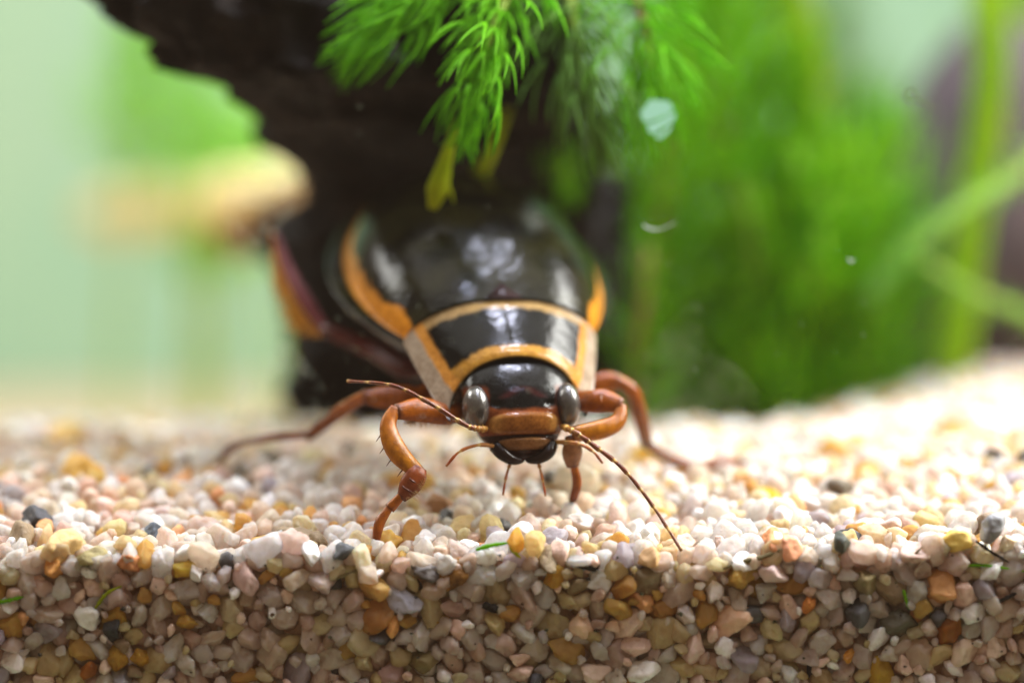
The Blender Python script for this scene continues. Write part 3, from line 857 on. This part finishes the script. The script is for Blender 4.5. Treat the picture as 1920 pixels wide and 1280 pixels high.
# pronotum
nu, nv = 150, 70
V = np.zeros((nv, nu, 3)); C = np.zeros((nv, nu, 3))
U = np.linspace(-1, 1, nu)
for i, v in enumerate(np.linspace(0, 1, nv)):
    for j, s in enumerate(U):
        sa = abs(s)
        yf = 4.15 - 2.1 * sa ** 3.0 + .0 * sa; yr = 9.25 - .55 * sa ** 2 + .25 * math.exp(-(s / .18) ** 2) * 0
        y = yf + (yr - yf) * v
        hw = 4.45 + (6.40 - 4.45) * v ** .72
        x = hw * math.sin(sa * math.pi / 2) ** .95 if sa < 1 else hw
        zm = 2.36 + (3.74 - 2.36) * (v ** .85)
        zed = -.85 + 1.6 * v
        q = x / hw
        z = zed + (zm - zed) * max(0, 1 - q ** 2.3) ** .74
        z += .12 * math.exp(-((v - .06) / .08) ** 2) * (1 - sa)     # rim over the head
        z -= .10 * math.exp(-((v - .93) / .06) ** 2) * (1 - sa)     # furrow along the rear
        z -= .07 * math.exp(-(x / .08) ** 2) * (v > .25) * (v < .85)
        z += .04 * vnoise(x * np.sign(s), y, .5, 7)
        V[i, j] = (x * np.sign(s), y, z)
        nn = .03 * vnoise(s * 9, v * 3, 1.3, 1.0) + .02 * vnoise(s * 30, v * 9, 1.0, 6.0)
        c = BLACK.copy()
        fr = .20 - .01 * sa + nn
        k = 1 - float(smooth(fr - .04, fr + .02, v)); c = c * (1 - k) + YEL * (1.0 - .0 * sa) * k
        rr = .80 + .12 * max(0, sa - .35) / .5 + nn * 1.1
        k = float(smooth(rr - .02, rr + .03, v)); c = c * (1 - k) + TAN * k
        lat = .825 + nn * .4 - .03 * (1 - v)
        k = float(smooth(lat - .01, lat + .02, q)); c = c * (1 - k) + (ORANGE * .7 + TAN * .3) * k
        k = float(smooth(.885, .91, q + nn * .4)) ; c = c * (1 - k) + PALE * k
        rim = 1 - float(smooth(0, .022, v)); c = c * (1 - rim * .85)
        C[i, j] = c
body.grid(toW(V.reshape(-1, 3)).reshape(V.shape), C, flip=False)
# inner side of the shield and the breast under it
W2 = V.copy(); W2[:, :, 2] = V[:, :, 2] - .22; W2[:, :, 0] *= .985; W2[:, :, 1] += .05
body.grid(toW(W2.reshape(-1, 3)).reshape(V.shape), np.tile(np.array((.05, .025, .012)), (nv, nu, 1)), flip=True)
for row in (0, nv - 1):
    E = np.stack([V[row], W2[row]]); body.grid(toW(E.reshape(-1, 3)).reshape(E.shape), np.tile(C[row] * .6, (2, 1, 1)).reshape(2, nu, 3), flip=row == 0)
for colm in (0, nu - 1):
    E = np.stack([V[:, colm], W2[:, colm]]); body.grid(toW(E.reshape(-1, 3)).reshape(E.shape), np.tile(C[:, colm] * .8, (2, 1, 1)).reshape(2, nv, 3), flip=colm != 0)
body.ellipsoid(Lp(0, 7.0, -.2), np.array([RBn @ (5.0, 0, 0), RBn @ (0, 4.4, 0), RBn @ (0, .3, 2.6)]), 20, (.06, .028, .012))

# head: closed loft in levels from crown to jaws; axes: side, away from viewer, up the face
Ua = np.array((0, math.sin(TT), math.cos(TT))); Da = np.array((0, math.cos(TT), -math.sin(TT)))
lv = [-2.30, -2.1, -1.85, -1.55, -1.1, -.67, 0, .83, 1.6, 2.5, 3.4, 4.2, 4.7]
hw_ = [.75, 1.15, 1.55, 1.95, 2.35, 2.62, 2.88, 3.2, 3.42, 3.5, 3.0, 2.1, 1.3]
fd_ = [1.25, 1.0, .75, .55, .38, .30, .25, .42, .72, 1.20, 1.85, 2.75, 3.4]
bk_ = [2.2, 2.8, 3.2, 3.6, 4.0, 4.3, 4.6, 5.0, 5.4, 5.8, 6.0, 6.0, 5.8]
nl, na = 150, 140
V = np.zeros((nl, na, 3)); C = np.zeros((nl, na, 3))
ang = np.linspace(0, 2 * math.pi, na, endpoint=False)
for i, l in enumerate(np.linspace(-2.30, 4.7, nl)):
    hw, fd, bk = (float(sinterp(l, lv, q)) for q in (hw_, fd_, bk_))
    dep = (bk - fd) / 2
    for j, t in enumerate(ang):                     # t = 0 faces the viewer
        cs, sn = math.cos(t), math.sin(t)
        x = hw * np.sign(sn) * abs(sn) ** .86; d = fd + dep - dep * np.sign(cs) * abs(cs) ** (.74 if cs > 0 else 1)
        xa = abs(x); front = cs > 0
        lx = l + .07 * xa * xa * .25                # bands curve a little with the face
        bul = 0
        if front:
            ecl = (xa / 2.42) ** 4 + ((lx - .08) / .70) ** 2; elb = (xa / 1.85) ** 4 + ((lx + 1.22) / .40) ** 2
            wclyp = math.exp(-(max(0, xa - 2.1) / .5) ** 2)
            bul += .17 * wclyp * float((1 - smooth(.3, 1.15, ecl)))       # clypeus
            bul += .14 * math.exp(-(max(0, xa - 1.5) / .4) ** 2) * float(1 - smooth(.3, 1.2, elb))  # lip
            bul -= .16 * math.exp(-((lx + .74) / .10) ** 2) * (xa < 2.5)
            for sg in (-1, 1): bul -= .16 * math.exp(-(((x - sg * 1.75) / .35) ** 2 + ((l - 1.25) / .22) ** 2))   # pits of the frons
            bul += .10 * math.exp(-((x / 1.6) ** 2 + ((l - 2.2) / .8) ** 2)) + .03 * vnoise(x, l, .9, 3)
        p = np.array((x, 0, 0)) + Da * (d - bul) + Ua * l
        V[i, j] = p
        nn = .10 * vnoise(x, l, 1.6, 9) + .05 * vnoise(x, l, 4, 2)
        c = np.array((.006, .006, .006))
        if front:
            k = float(1 - smooth(.82, 1.12, lx - .22 * max(0, xa - 1.6) * 1.5 + nn)); c = c * (1 - k) + np.array((.20, .055, .016)) * k    # red brown below
            k = float(smooth(2.05, 2.35, xa + nn)) * float(1 - smooth(2.0, 2.6, l)); c = c * (1 - k) + np.array((.18, .045, .015)) * k     # red beside the eyes
            k = math.exp(-(abs(abs(x) * .55 - (2.45 - l) * .9) / .20) ** 2) * float(smooth(1.55, 1.75, l) * (1 - smooth(2.2, 2.5, l))) * (xa < 1.6); c = c + np.array((.05, .006, .006)) * k * .6
            k = float(1 - smooth(.80, 1.08, ecl + nn * .8))
            c = c * (1 - k) + (np.array((.20, .072, .013)) + np.array((.17, .11, .03)) * math.exp(-((xa - 1.9) / .35) ** 2)) * k
            k = float(1 - smooth(-.66, -.58, lx)); c = c * (1 - k) + np.array((.03, .010, .006)) * k
            k = float(1 - smooth(.75, 1.1, elb + nn * .8)); c = c * (1 - k) + np.array((.20, .095, .035)) * k
        C[i, j] = c
body.grid(toW(V.reshape(-1, 3)).reshape(V.shape), C, wrap=True, flip=True)
for i0 in (0, nl - 1):
    base = body.n - nl * na
    q = tuple(base + i0 * na + k for k in range(na)); body.f.append(q if i0 == 0 else q[::-1]); body.m.append(0)
def Hd(x, d, u): return Lp(*(np.array((x, 0, 0)) + Da * d + Ua * u))
beetle = empty('diving_beetle', Lp(0, 9, -3))
BL = Lp(0, 9, -3)
tag(beetle, 'large dark diving beetle with yellow edged shield and wing cases standing on the sand', 'beetle')
build_at(body, 'body', M_SHELL, beetle, BL)

# jaws
for s in (-1, 1):
    m = MB(); pts = spline([Hd(s * 1.75, 1.1, -1.35), Hd(s * 1.45, .62, -1.85), Hd(s * .85, .62, -2.22), Hd(s * .25, .80, -2.28), Hd(s * .10, .82, -2.12)], 20)
    m.tube(pts, np.interp(np.linspace(0, 1, 20), [0, .45, .85, 1], [.5, .36, .16, .05]), 10, (.015, .008, .006))
    build_at(m, 'mandible', M_SHELL, beetle, BL)
# eyes
for s in (-1, 1):
    m = MB(); n = 36
    th = np.linspace(.001, math.pi - .001, n); ph = np.linspace(0, 2 * math.pi, 2 * n, endpoint=False)
    d = np.stack([np.outer(np.sin(th), np.cos(ph)), np.outer(np.sin(th), np.sin(ph)), np.outer(np.cos(th), np.ones_like(ph))], -1)
    ax = np.array([RBn @ (.86, 0, 0), RBn @ (Da * 1.2), RBn @ (Ua * 1.42)])
    ctr = np.array(Hd(s * 2.95, 1.42, 1.05))
    loc = d @ np.array([(.84, 0, 0), (0, 1.15, 0), (0, 0, 1.36)])
    px_, pd_, pz_ = loc[..., 0] - (s * -.10 if s < 0 else -.62), loc[..., 1], loc[..., 2] + (.28 if s < 0 else .05)
    g = np.where(pd_ < 0, np.exp(-((px_ / (.26 if s < 0 else .24)) ** 2 + (pz_ / (.28 if s < 0 else .42)) ** 2) ** 2), 0)
    col = lerp(np.array((.075, .068, .062)), np.array((.005, .005, .006)), g)
    rimd = np.clip((loc[..., 0] * -s - .45) / .3, 0, 1); col = lerp(col, np.array((.05, .03, .03)), rimd * .9)
    m.grid(ctr + d @ ax, col, wrap=True, flip=True)
    build_at(m, 'eye', M_EYE, beetle, BL)['label'] = 'silvery oval eye with a dark spot'

def jointed(pts, rad, nseg, n_per=9, c_dark=(.14, .035, .012), c_joint=(.55, .36, .10), c_first=(.42, .20, .04), fade=.35):
    """feeler of nseg club shaped segments with pale joints"""
    path = spline([tuple(p) for p in pts], nseg * n_per + 1)
    f = np.linspace(0, nseg, len(path)); fr = f - np.floor(f); fr[-1] = 1
    r = np.interp(f / nseg, [0, .15, 1], [rad, rad * .85, rad * .42]) * (.72 + .42 * fr ** 1.3)
    cd = lerp(np.array(c_first), np.array(c_dark), np.clip(f / nseg / fade, 0, 1))
    col = lerp(cd, np.array(c_joint), np.exp(-(np.minimum(fr, 1 - fr * .999) / .10) ** 2) * np.where(fr < .5, 1, .55))
    return path, r, col
# feelers
for pts in ([Hd(-2.45, .75, -.25), P(895, 803, -.4), P(872, 796, -.9), P(800, 752, -1.6), P(735, 722, -1.2), P(652, 714, 1)],
            [Hd(2.45, .75, -.25), P(1076, 809, -.1), P(1112, 834, -.5), P(1168, 878, -1.4), P(1222, 945, -2.6), P(1278, 1032, -4.0)]):
    path, r, col = jointed(pts, .25, 11)
    m = MB(); m.tube(path, r, 10, col); build_at(m, 'antenna', M_HORN, beetle, BL)
# palps
for pts, rad in (([Hd(-1.9, 1.2, -1.2), P(928, 836, .2), P(898, 834, -.2), P(862, 846, -.6), P(836, 874, -.8)], .17),
                 ([Hd(1.9, 1.2, -1.2), P(1062, 829, .6), P(1086, 832, .4), P(1112, 846, .2), P(1130, 868, .2)], .17),
                 ([Hd(-.7, 1.6, -2.0), P(957, 866, .8), P(949, 893, .5), P(943, 928, .2)], .14),
                 ([Hd(.7, 1.6, -2.0), P(1009, 866, .8), P(1016, 893, .5), P(1023, 930, .3)], .14)):
    path, r, col = jointed(pts, rad, 4, 9, (.30, .06, .015), (.50, .34, .12), (.48, .26, .07), .9)
    r = r * 1.15; r[-6:] *= np.linspace(1.25, .75, 6)
    m = MB(); m.tube(path, r, 10, col); build_at(m, 'palp', M_HORN, beetle, BL)

# legs: each leg one mesh
LEG = np.array((.32, .085, .002)); LEGD = np.array((.16, .030, .002)); LEGY = np.array((.40, .150, .004)); KNEE = np.array((.07, .018, .010))
def seg(m, pts, rad, c0, c1, flat=.8, n=16, side=None, dark_ends=True):
    k = 26; path = spline([tuple(p) for p in pts], k); t = np.linspace(0, 1, k)
    r = sinterp(t, np.linspace(0, 1, len(rad)), rad)
    col = lerp(np.array(c0), np.array(c1), t)
    if dark_ends: col = lerp(col, KNEE, np.exp(-((1 - t) / .07) ** 2) * .75 + np.exp(-(t / .05) ** 2) * .5)
    m.tube(path, r, n, col, flat=flat, side=side)
    return path
def hairs(path, dirs, length, n, mat, parent, seed, name='fringe', width=.03):
    r = np.random.default_rng(seed); m = MB()
    for _ in range(n):
        i = r.integers(0, len(path) - 1); f = r.random(); p = path[i] * (1 - f) + path[i + 1] * f
        d = np.array(dirs) + r.normal(size=3) * .22; d /= np.linalg.norm(d); L = length * r.uniform(.55, 1.1)
        sd = np.cross(d, (.2, 1, .1)); sd /= np.linalg.norm(sd); sd2 = np.cross(d, sd)
        q = p + d * L
        b = [p + width * sd, p - width * .5 * sd + width * .8 * sd2, p - width * .5 * sd - width * .8 * sd2]
        m.add(b + [q], [(0, 1, 3), (1, 2, 3), (2, 0, 3), (2, 1, 0)], (.42, .24, .07))
    o = build_at(m, name, mat, parent, BL); o['kind'] = 'stuff'; return o
M_HAIR = mat_horn('beetle_hair', .5, 0)
def claw(m, a, b, c, r=.11):
    for dx in (-.18, .18):
        m.tube(spline([tuple(a), tuple(Vector(b) + Vector((dx, 0, 0))), tuple(Vector(c) + Vector((dx * 1.5, dx, 0)))], 10), np.linspace(r, .025, 10), 7, (.06, .02, .008))
# front leg, image left
m = MB()
seg(m, [Lp(-2.0, 5.6, -1.6), P(848, 776, 2.4), P(790, 768, 1.0), P(742, 772, 0)], [.5, .66, .80, .50], LEGD, LEG, .7)
p1 = seg(m, [P(742, 764, 0), P(728, 800, -.6), P(746, 848, -1.2), P(790, 890, -1.4)], [.36, .56, .70, .42], LEG, LEGY, .62)
pad = seg(m, [P(788, 876, -1.4), P(780, 892, -1.6), P(766, 914, -1.8), P(752, 936, -1.9)], [.45, .70, .66, .30], (.24, .052, .010), (.17, .036, .008), .6)
for q_ in ((776, 898, -1.65), (765, 914, -1.8)): m.tube(spline([tuple(P(q_[0] - 15, q_[1] - 9, q_[2])), tuple(P(q_[0] - 3, q_[1] + 3, q_[2] - .5)), tuple(P(q_[0] + 14, q_[1] + 9, q_[2]))], 8), .07, 6, (.10, .025, .010))
seg(m, [P(760, 918, -1.8), P(746, 936, -1.9), P(730, 953, -2.0)], [.26, .30, .36], LEG, LEG, .8)
seg(m, [P(731, 950, -2.0), P(712, 980, -2.4), P(705, 1016, -2.8)], [.24, .34, .24], LEG, LEGD, .8)
claw(m, P(706, 1014, -2.8), P(708, 1028, -2.9), P(726, 1034, -2.9))
for q_ in (9, 13, 17, 21):
    b_ = p1[q_]; m.tube(spline([b_, b_ + np.array((-.45, -.25, -.35)), b_ + np.array((-.75, -.35, -.75))], 6), np.linspace(.09, .015, 6), 6, (.10, .025, .008))
leg = build_at(m, 'leg', M_HORN, beetle, BL)
hairs(p1[8:], (-.7, 0, -.6), .95, 90, M_HAIR, leg, 1, 'bristles', .03)
hairs(pad[4:22], (.6, -.3, -.5), 1.05, 120, M_HAIR, leg, 21, 'bristles', .03)
hairs(spline([tuple(P(848, 788, 2.2)), tuple(P(800, 785, 1.2)), tuple(P(758, 784, .4))], 12), (0, .1, -1), .7, 200, M_HAIR, leg, 2, 'fringe', .025)
# middle leg, image left
m = MB()
seg(m, [Lp(-3.2, 10.5, -2.0), P(800, 742, 7), P(730, 744, 6.5), P(682, 746, 6)], [.6, .78, .80, .45], LEGD, LEG, .75)
p2 = seg(m, [P(690, 738, 6), P(640, 770, 8), P(578, 818, 10)], [.36, .46, .34], LEG, LEGD, .75)
seg(m, [P(580, 814, 10), P(510, 820, 10.8), P(460, 828, 11.6)], [.24, .28, .20], LEGD, LEGD, .8)
seg(m, [P(462, 827, 11.6), P(432, 842, 12.2), P(408, 866, 12.8)], [.22, .28, .18], LEGD, (.16, .05, .02), .8)
claw(m, P(410, 862, 12.8), P(403, 872, 12.9), P(401, 884, 13))
leg = build_at(m, 'leg', M_HORN, beetle, BL)
hairs(p2[6:], (-.3, -.2, -.8), .75, 110, M_HAIR, leg, 3, 'bristles', .03)
# hind leg, image left: raised oar
m = MB()
seg(m, [Lp(-3.0, 14.0, -2.6), P(770, 690, 11), P(690, 652, 13), P(606, 616, 14)], [.75, .80, .62, .52], (.05, .005, .004), (.09, .008, .005), .7)
p3 = seg(m, [P(612, 622, 14), P(572, 562, 15), P(540, 505, 16.5), P(516, 436, 18)], [.42, .55, .48, .26], (.16, .035, .045), (.22, .07, .09), .45, side=(.3, .9, 0))  # purple sheen of the oar painted into its colour
leg = build_at(m, 'leg', M_HORN, beetle, BL)
fr = MB()   # golden swimming fringe, a dense thin sheet of hair along the oar
k = 40; pth = spline([tuple(P(604, 628, 14.2)), tuple(P(566, 566, 15.2)), tuple(P(534, 508, 16.6)), tuple(P(512, 432, 18.2))], k)
t = np.linspace(0, 1, k); wdt = np.interp(t, [0, .15, .6, 1], [.5, 2.2, 1.5, .2])
rh = np.random.default_rng(5)
for q in range(420):
    f = rh.random() * (k - 1.01); i = int(f); p = pth[i] + (pth[i + 1] - pth[i]) * (f - i)
    d = np.array((-.62, .15, -.42)) + rh.normal(size=3) * (.10, .25, .10); d /= np.linalg.norm(d); L = wdt[i] * rh.uniform(.75, 1.08)
    u = np.array((.06, .03, -.04)); v2 = np.array((.02, .06, .03))
    fr.add([p + u, p - u, p + v2, p + d * L], [(0, 1, 3), (1, 2, 3), (2, 0, 3), (2, 1, 0)], (.74, .36, .04))
o = build_at(fr, 'fringe', M_HAIR, leg, BL); o['kind'] = 'stuff'
# front leg, image right
m = MB()
seg(m, [Lp(2.4, 5.6, -1.6), P(1098, 752, 3.2), P(1132, 752, 3.0), P(1166, 760, 2.6)], [.6, .72, .80, .5], LEGD, LEG, .75)
p4 = seg(m, [P(1166, 758, 2.6), P(1158, 790, 2.0), P(1122, 806, 1.4), P(1072, 814, 1.0)], [.36, .52, .62, .48], LEG, LEGY, .65)
seg(m, [P(1072, 818, 1.1), P(1073, 848, 1.3), P(1074, 874, 1.5)], [.45, .68, .42], (.28, .13, .05), (.22, .09, .03), .6)
seg(m, [P(1075, 868, 1.5), P(1082, 905, 1.8), P(1074, 938, 2.0)], [.24, .32, .26], LEG, LEGD, .8)
claw(m, P(1075, 934, 2.0), P(1066, 952, 2.0), P(1050, 963, 1.9))
build_at(m, 'leg', M_HORN, beetle, BL)
# middle leg, image right
m = MB()
seg(m, [Lp(3.4, 10.5, -2.0), P(1098, 728, 8.6), P(1135, 718, 8.6), P(1162, 714, 8.5)], [.7, .85, .80, .5], LEGD, LEG, .8)
seg(m, [P(1152, 708, 8.5), P(1186, 735, 8.8), P(1202, 785, 9.4), P(1214, 836, 10)], [.40, .50, .50, .44], LEG, LEGD, .8)
seg(m, [P(1210, 830, 10), P(1258, 860, 10.6), P(1300, 876, 11.2)], [.34, .38, .3], LEGD, LEGD, .8)
seg(m, [P(1296, 874, 11.2), P(1345, 868, 11.8), P(1390, 862, 12.4)], [.28, .32, .2], (.26, .09, .05), (.28, .12, .08), .8)
claw(m, P(1386, 862, 12.4), P(1398, 868, 12.5), P(1404, 880, 12.6))
build_at(m, 'leg', M_HORN, beetle, BL)
# hind leg on the hidden side, folded along the belly
m = MB()
seg(m, [Lp(2.6, 14.0, -2.6), Lp(4.2, 15.5, -2.8), Lp(5.6, 17.5, -2.4)], [.8, .75, .5], (.10, .012, .008), (.17, .02, .012), .7)
seg(m, [Lp(5.6, 17.3, -2.4), Lp(6.0, 21, -2.2), Lp(5.2, 26, -1.8)], [.45, .5, .25], (.17, .03, .02), (.2, .05, .03), .5)
build_at(m, 'leg', M_HORN, beetle, BL)

# ------------------------------------------------------------------ litter on the sand edge
def strand(name, pts, rad, col_mat, label, cat):
    root = empty(name, pts[0]); k = 22
    m = MB(); q = spline([tuple(p) for p in pts], k); m.tube(q, np.interp(np.linspace(0, 1, k), [0, .2, .8, 1], [rad * .6, rad, rad * .8, rad * .2]) * (1 + .12 * rng.normal(size=k)), 8)
    build_at(m, 'blade', col_mat, root, pts[0]); tag(root, label, cat)
M_RT = mat_plain('rootlet', (.10, .08, .03), (.22, .17, .07), .8, .6); M_DK = mat_plain('dark_bark', (.008, .007, .006), (.03, .022, .016), 1.5, .8, .3)
M_CHIP = None
strand('rootlet', [P(1465, 1030, GY + .25), P(1430, 1044, GY + .25), P(1395, 1052, GY + .25), P(1350, 1068, GY + .3)], .16, M_RT, 'thin brown rootlet running down from the salmon orange grain', 'rootlet')
strand('leaf_bit', [P(893, 1030, GY + .5), P(922, 1022, GY + .2), P(955, 1017, GY + .25)], .14, G_FRESH, 'thin green leaf bit lying across to the egg yellow grain', 'leaf')
strand('leaf_bit', [P(955, 1020, GY + .25), P(964, 1034, GY + .2), P(977, 1046, GY + .25)], .15, G_YELL, 'short olive leaf bit under the egg yellow grain', 'leaf')
strand('leaf_bit', [P(1795, 1060, GY + .25), P(1850, 1060, GY + .2), P(1930, 1072, GY + .25)], .10, G_FRESH, 'long thin green leaf bit under the large yellow grain', 'leaf')
strand('rootlet', [P(1830, 1014, GY + .3), P(1860, 1035, GY + .2), P(1892, 1054, GY + .3)], .12, M_DK, 'dark straight rootlet beside the large yellow grain', 'rootlet')
strand('rootlet', [P(1868, 1130, GY + .3), P(1900, 1114, GY + .2), P(1940, 1092, GY + .3)], .13, M_DK, 'black twig bit low against the glass', 'rootlet')
strand('leaf_bit', [P(-10, 1130, GY + .3), P(20, 1124, GY + .2), P(45, 1118, GY + .3)], .14, G_FRESH, 'green leaf bit low beside pale yellow grains', 'leaf')
strand('leaf_bit', [P(178, 1140, GY + .3), P(200, 1112, GY + .2), P(228, 1098, GY + .3)], .12, G_YELL, 'olive curved leaf bit against the glass', 'leaf')
strand('rootlet', [P(615, 1088, GY + .3), P(645, 1078, GY + .2), P(676, 1064, GY + .3)], .10, M_RT, 'short dark rootlet under the cream grain', 'rootlet')
strand('leaf_bit', [P(1694, 1105, GY + .3), P(1698, 1120, GY + .2), P(1704, 1142, GY + .3)], .12, G_FRESH, 'upright green leaf bit above the mossy dark grain', 'leaf')
strand('rootlet', [P(1708, 1046, GY + .3), P(1718, 1036, GY + .2), P(1730, 1024, GY + .3)], .09, M_RT, 'tiny brown rootlet between white grains', 'rootlet')
def lump(name, px, py, Y, rx, ry, rz, tilt, mat, label, cat, seed, rough=.35):
    v, f = ICO[3]; c = P(px, py, Y)
    q = np.array([p * (1 + rough * fbm(p + seed, 1.2, 4)) for p in v]) * (rx, ry, rz)
    R = np.array(Matrix.Rotation(tilt, 3, 'Y')); m = MB(); m.add(q @ R.T + np.array(c), f.tolist()); tag(m.build(name, mat), label, cat)
M_AMB = mat_plain('amber_chip', (.07, .025, .006), (.46, .22, .04), 1.3, .45, .5)
lump('wood_chip', 852, 1076, GY + 1.2, 1.5, 1.0, 1.05, -.45, M_AMB, 'wrinkled amber brown wood chip half buried at the sand edge', 'wood chip', 4, .45)
lump('bark_flake', 1098, 1059, GY + .45, .78, .4, .32, .1, M_DK, 'ragged black bark flake on the sand edge', 'bark flake', 8, .6)
lump('bark_flake', 920, 1138, GY + .3, .5, .3, .25, .3, M_DK, 'small black crumb of bark against the glass', 'bark flake', 5, .7)
lump('bark_flake', 1066, 1076, GY + .3, .16, .15, .16, 0, M_DK, 'tiny black dot beside the golden bean shaped grain', 'bark flake', 6, .3)

cr = MB(); cv, cf = ICO[2]
for _ in range(110):
    u = rng.uniform(-33, 33); top = sand_z(u, GY); z_ = top - 12 * rng.random() ** 1.6 + .3; r_ = .035 + .09 * rng.random() ** 3
    col = ((.03, .02, .012), (.10, .055, .02), (.05, .055, .02))[rng.integers(3)]
    cr.add(cv * (1 + .3 * rng.normal(size=(len(cv), 1))) * (r_ * rng.uniform(.7, 1.8), r_ * .7, r_) + np.array((u, GY + .12, z_)), cf.tolist(), col)
tag(cr.build('sand_crumbs', M_HAIR), 'tiny dark crumbs of plant litter between the grains at the glass', 'litter', kind='stuff')

# ------------------------------------------------------------------ front glass with its marks
M_GLASS = mat_glass()
box('front_glass', -190, 190, GY - 4, GY, -6, 120, M_GLASS, label='clear front glass pane of the tank', kind='structure')
def film(name, poly, mat, label):
    """flat deposit on the outer face of the glass"""
    y = GY - 4.03; m = MB(); n = len(poly)
    c = np.mean(poly, 0); pts = spline(poly + [poly[0]], n * 6)[:-1]
    pts = [P(*(q + rng.normal(size=2) * 1.2), y) for q in pts]
    back = [Vector((p.x, y - .012, p.z)) for p in pts]
    k = len(pts); m.add([tuple(p) for p in pts + back], [tuple(range(k)), tuple(range(2 * k - 1, k - 1, -1))] + [(i, (i + 1) % k, k + (i + 1) % k, k + i) for i in range(k)])
    o = m.build(name, mat, smooth=False); tag(o, label, 'film'); return o
M_F1 = mat_film('grey_film', (.28, .28, .20), .10, .30, .35, .90); M_F2 = mat_film('pale_film', (.36, .40, .32), .12, .5, .45, .85)
film('algae_film', [(1205, 660), (1290, 570), (1320, 585), (1330, 650), (1400, 700), (1420, 780), (1300, 850), (1210, 850)], M_F1, 'grey see-through film patch on the glass beside the folded right legs')
film('algae_film', [(450, 720), (530, 640), (590, 700), (620, 770), (560, 800), (440, 790)], M_F2, 'pale wrinkled film on the glass above the side leg')
film('algae_film', [(420, 330), (520, 300), (580, 350), (500, 450), (430, 470)], M_F2, 'pale wrinkled film on the glass over the broken stub')
M_BUB = mat_film('water_mark', (.26, .40, .34), .80, .8, .20, .34)
root = empty('water_mark', P(1234, 222, GY - 4.03))
for poly in ([(1202, 206), (1222, 189), (1252, 191), (1263, 206), (1240, 218), (1208, 228)], [(1212, 233), (1240, 224), (1264, 212), (1262, 228), (1240, 242), (1220, 252)], [(1228, 254), (1246, 246), (1259, 234), (1255, 248), (1236, 261)]):
    o = film('patch', poly, M_BUB, None); del o['category']; o.data.transform(Matrix.Translation(-Vector(root.location))); o.parent = root
tag(root, 'pale blue water mark of three curved patches on the glass beside the hanging sprigs', 'water mark')
M_WH = mat_plain('white_fleck', (.70, .74, .74), (.85, .88, .88), 1, .6)
def fleck(pts, r, label):
    m = MB(); m.tube(spline([tuple(P(a, b, GY - 4.05)) for a, b in pts], 14), np.interp(np.linspace(0, 1, 14), [0, .4, 1], [r * .8, r, r * .3]), 6)
    tag(m.build('glass_fleck', M_WH), label, 'fleck')
fleck([(1206, 422), (1222, 430), (1240, 429), (1266, 418)], .045, 'fine white hair stuck to the glass before the thicket')
fleck([(1590, 485), (1597, 491), (1603, 485)], .05, 'tiny white hook shaped fleck on the glass')
m = MB(); an = np.linspace(0, 5.4, 18); c0 = P(1708, 180, GY - 4.05)
m.tube([(c0.x + .33 * math.cos(a_), c0.y, c0.z + .33 * math.sin(a_)) for a_ in an], .05, 6); m.tube(spline([(c0.x + .3, c0.y, c0.z - .2), (c0.x + .8, c0.y, c0.z - .45), (c0.x + 1.5, c0.y, c0.z - .75)], 10), np.linspace(.07, .02, 10), 6)
tag(m.build('glass_fleck', mat_plain('ring_fleck', (.08, .10, .04), (.16, .18, .08), 2, .6)), 'small dark ring with a tail stuck to the glass before the thicket', 'fleck')
sm_ = MB()
for i in range(420):
    g = rng.random()
    if g < .35: u, v_ = rng.normal(1760, 110), 0; v_ = 860 - (u - 1480) * .50 + rng.normal() * 28
    elif g < .7: u, v_ = rng.uniform(450, 900), rng.uniform(560, 900)
    else: u, v_ = rng.uniform(20, 1900), rng.uniform(20, 900)
    r = .02 + .05 * rng.random() ** 3
    p = P(u, v_, GY - 4.02); vv, ff = ICO[2]; sm_.add(vv[:12] * 0 + 0, []) if False else None
    t = np.array([(1, 0, 0), (-.5, 0, .87), (-.5, 0, -.87), (0, -.6, 0)]) * r
    sm_.add(t + np.array(p), [(0, 1, 3), (1, 2, 3), (2, 0, 3), (0, 2, 1)])
tag(sm_.build('glass_specks', mat_plain('speck', (.30, .36, .16), (.60, .62, .50), 3, .8)), 'scattered tiny pale specks stuck to the front glass', 'specks', kind='stuff')
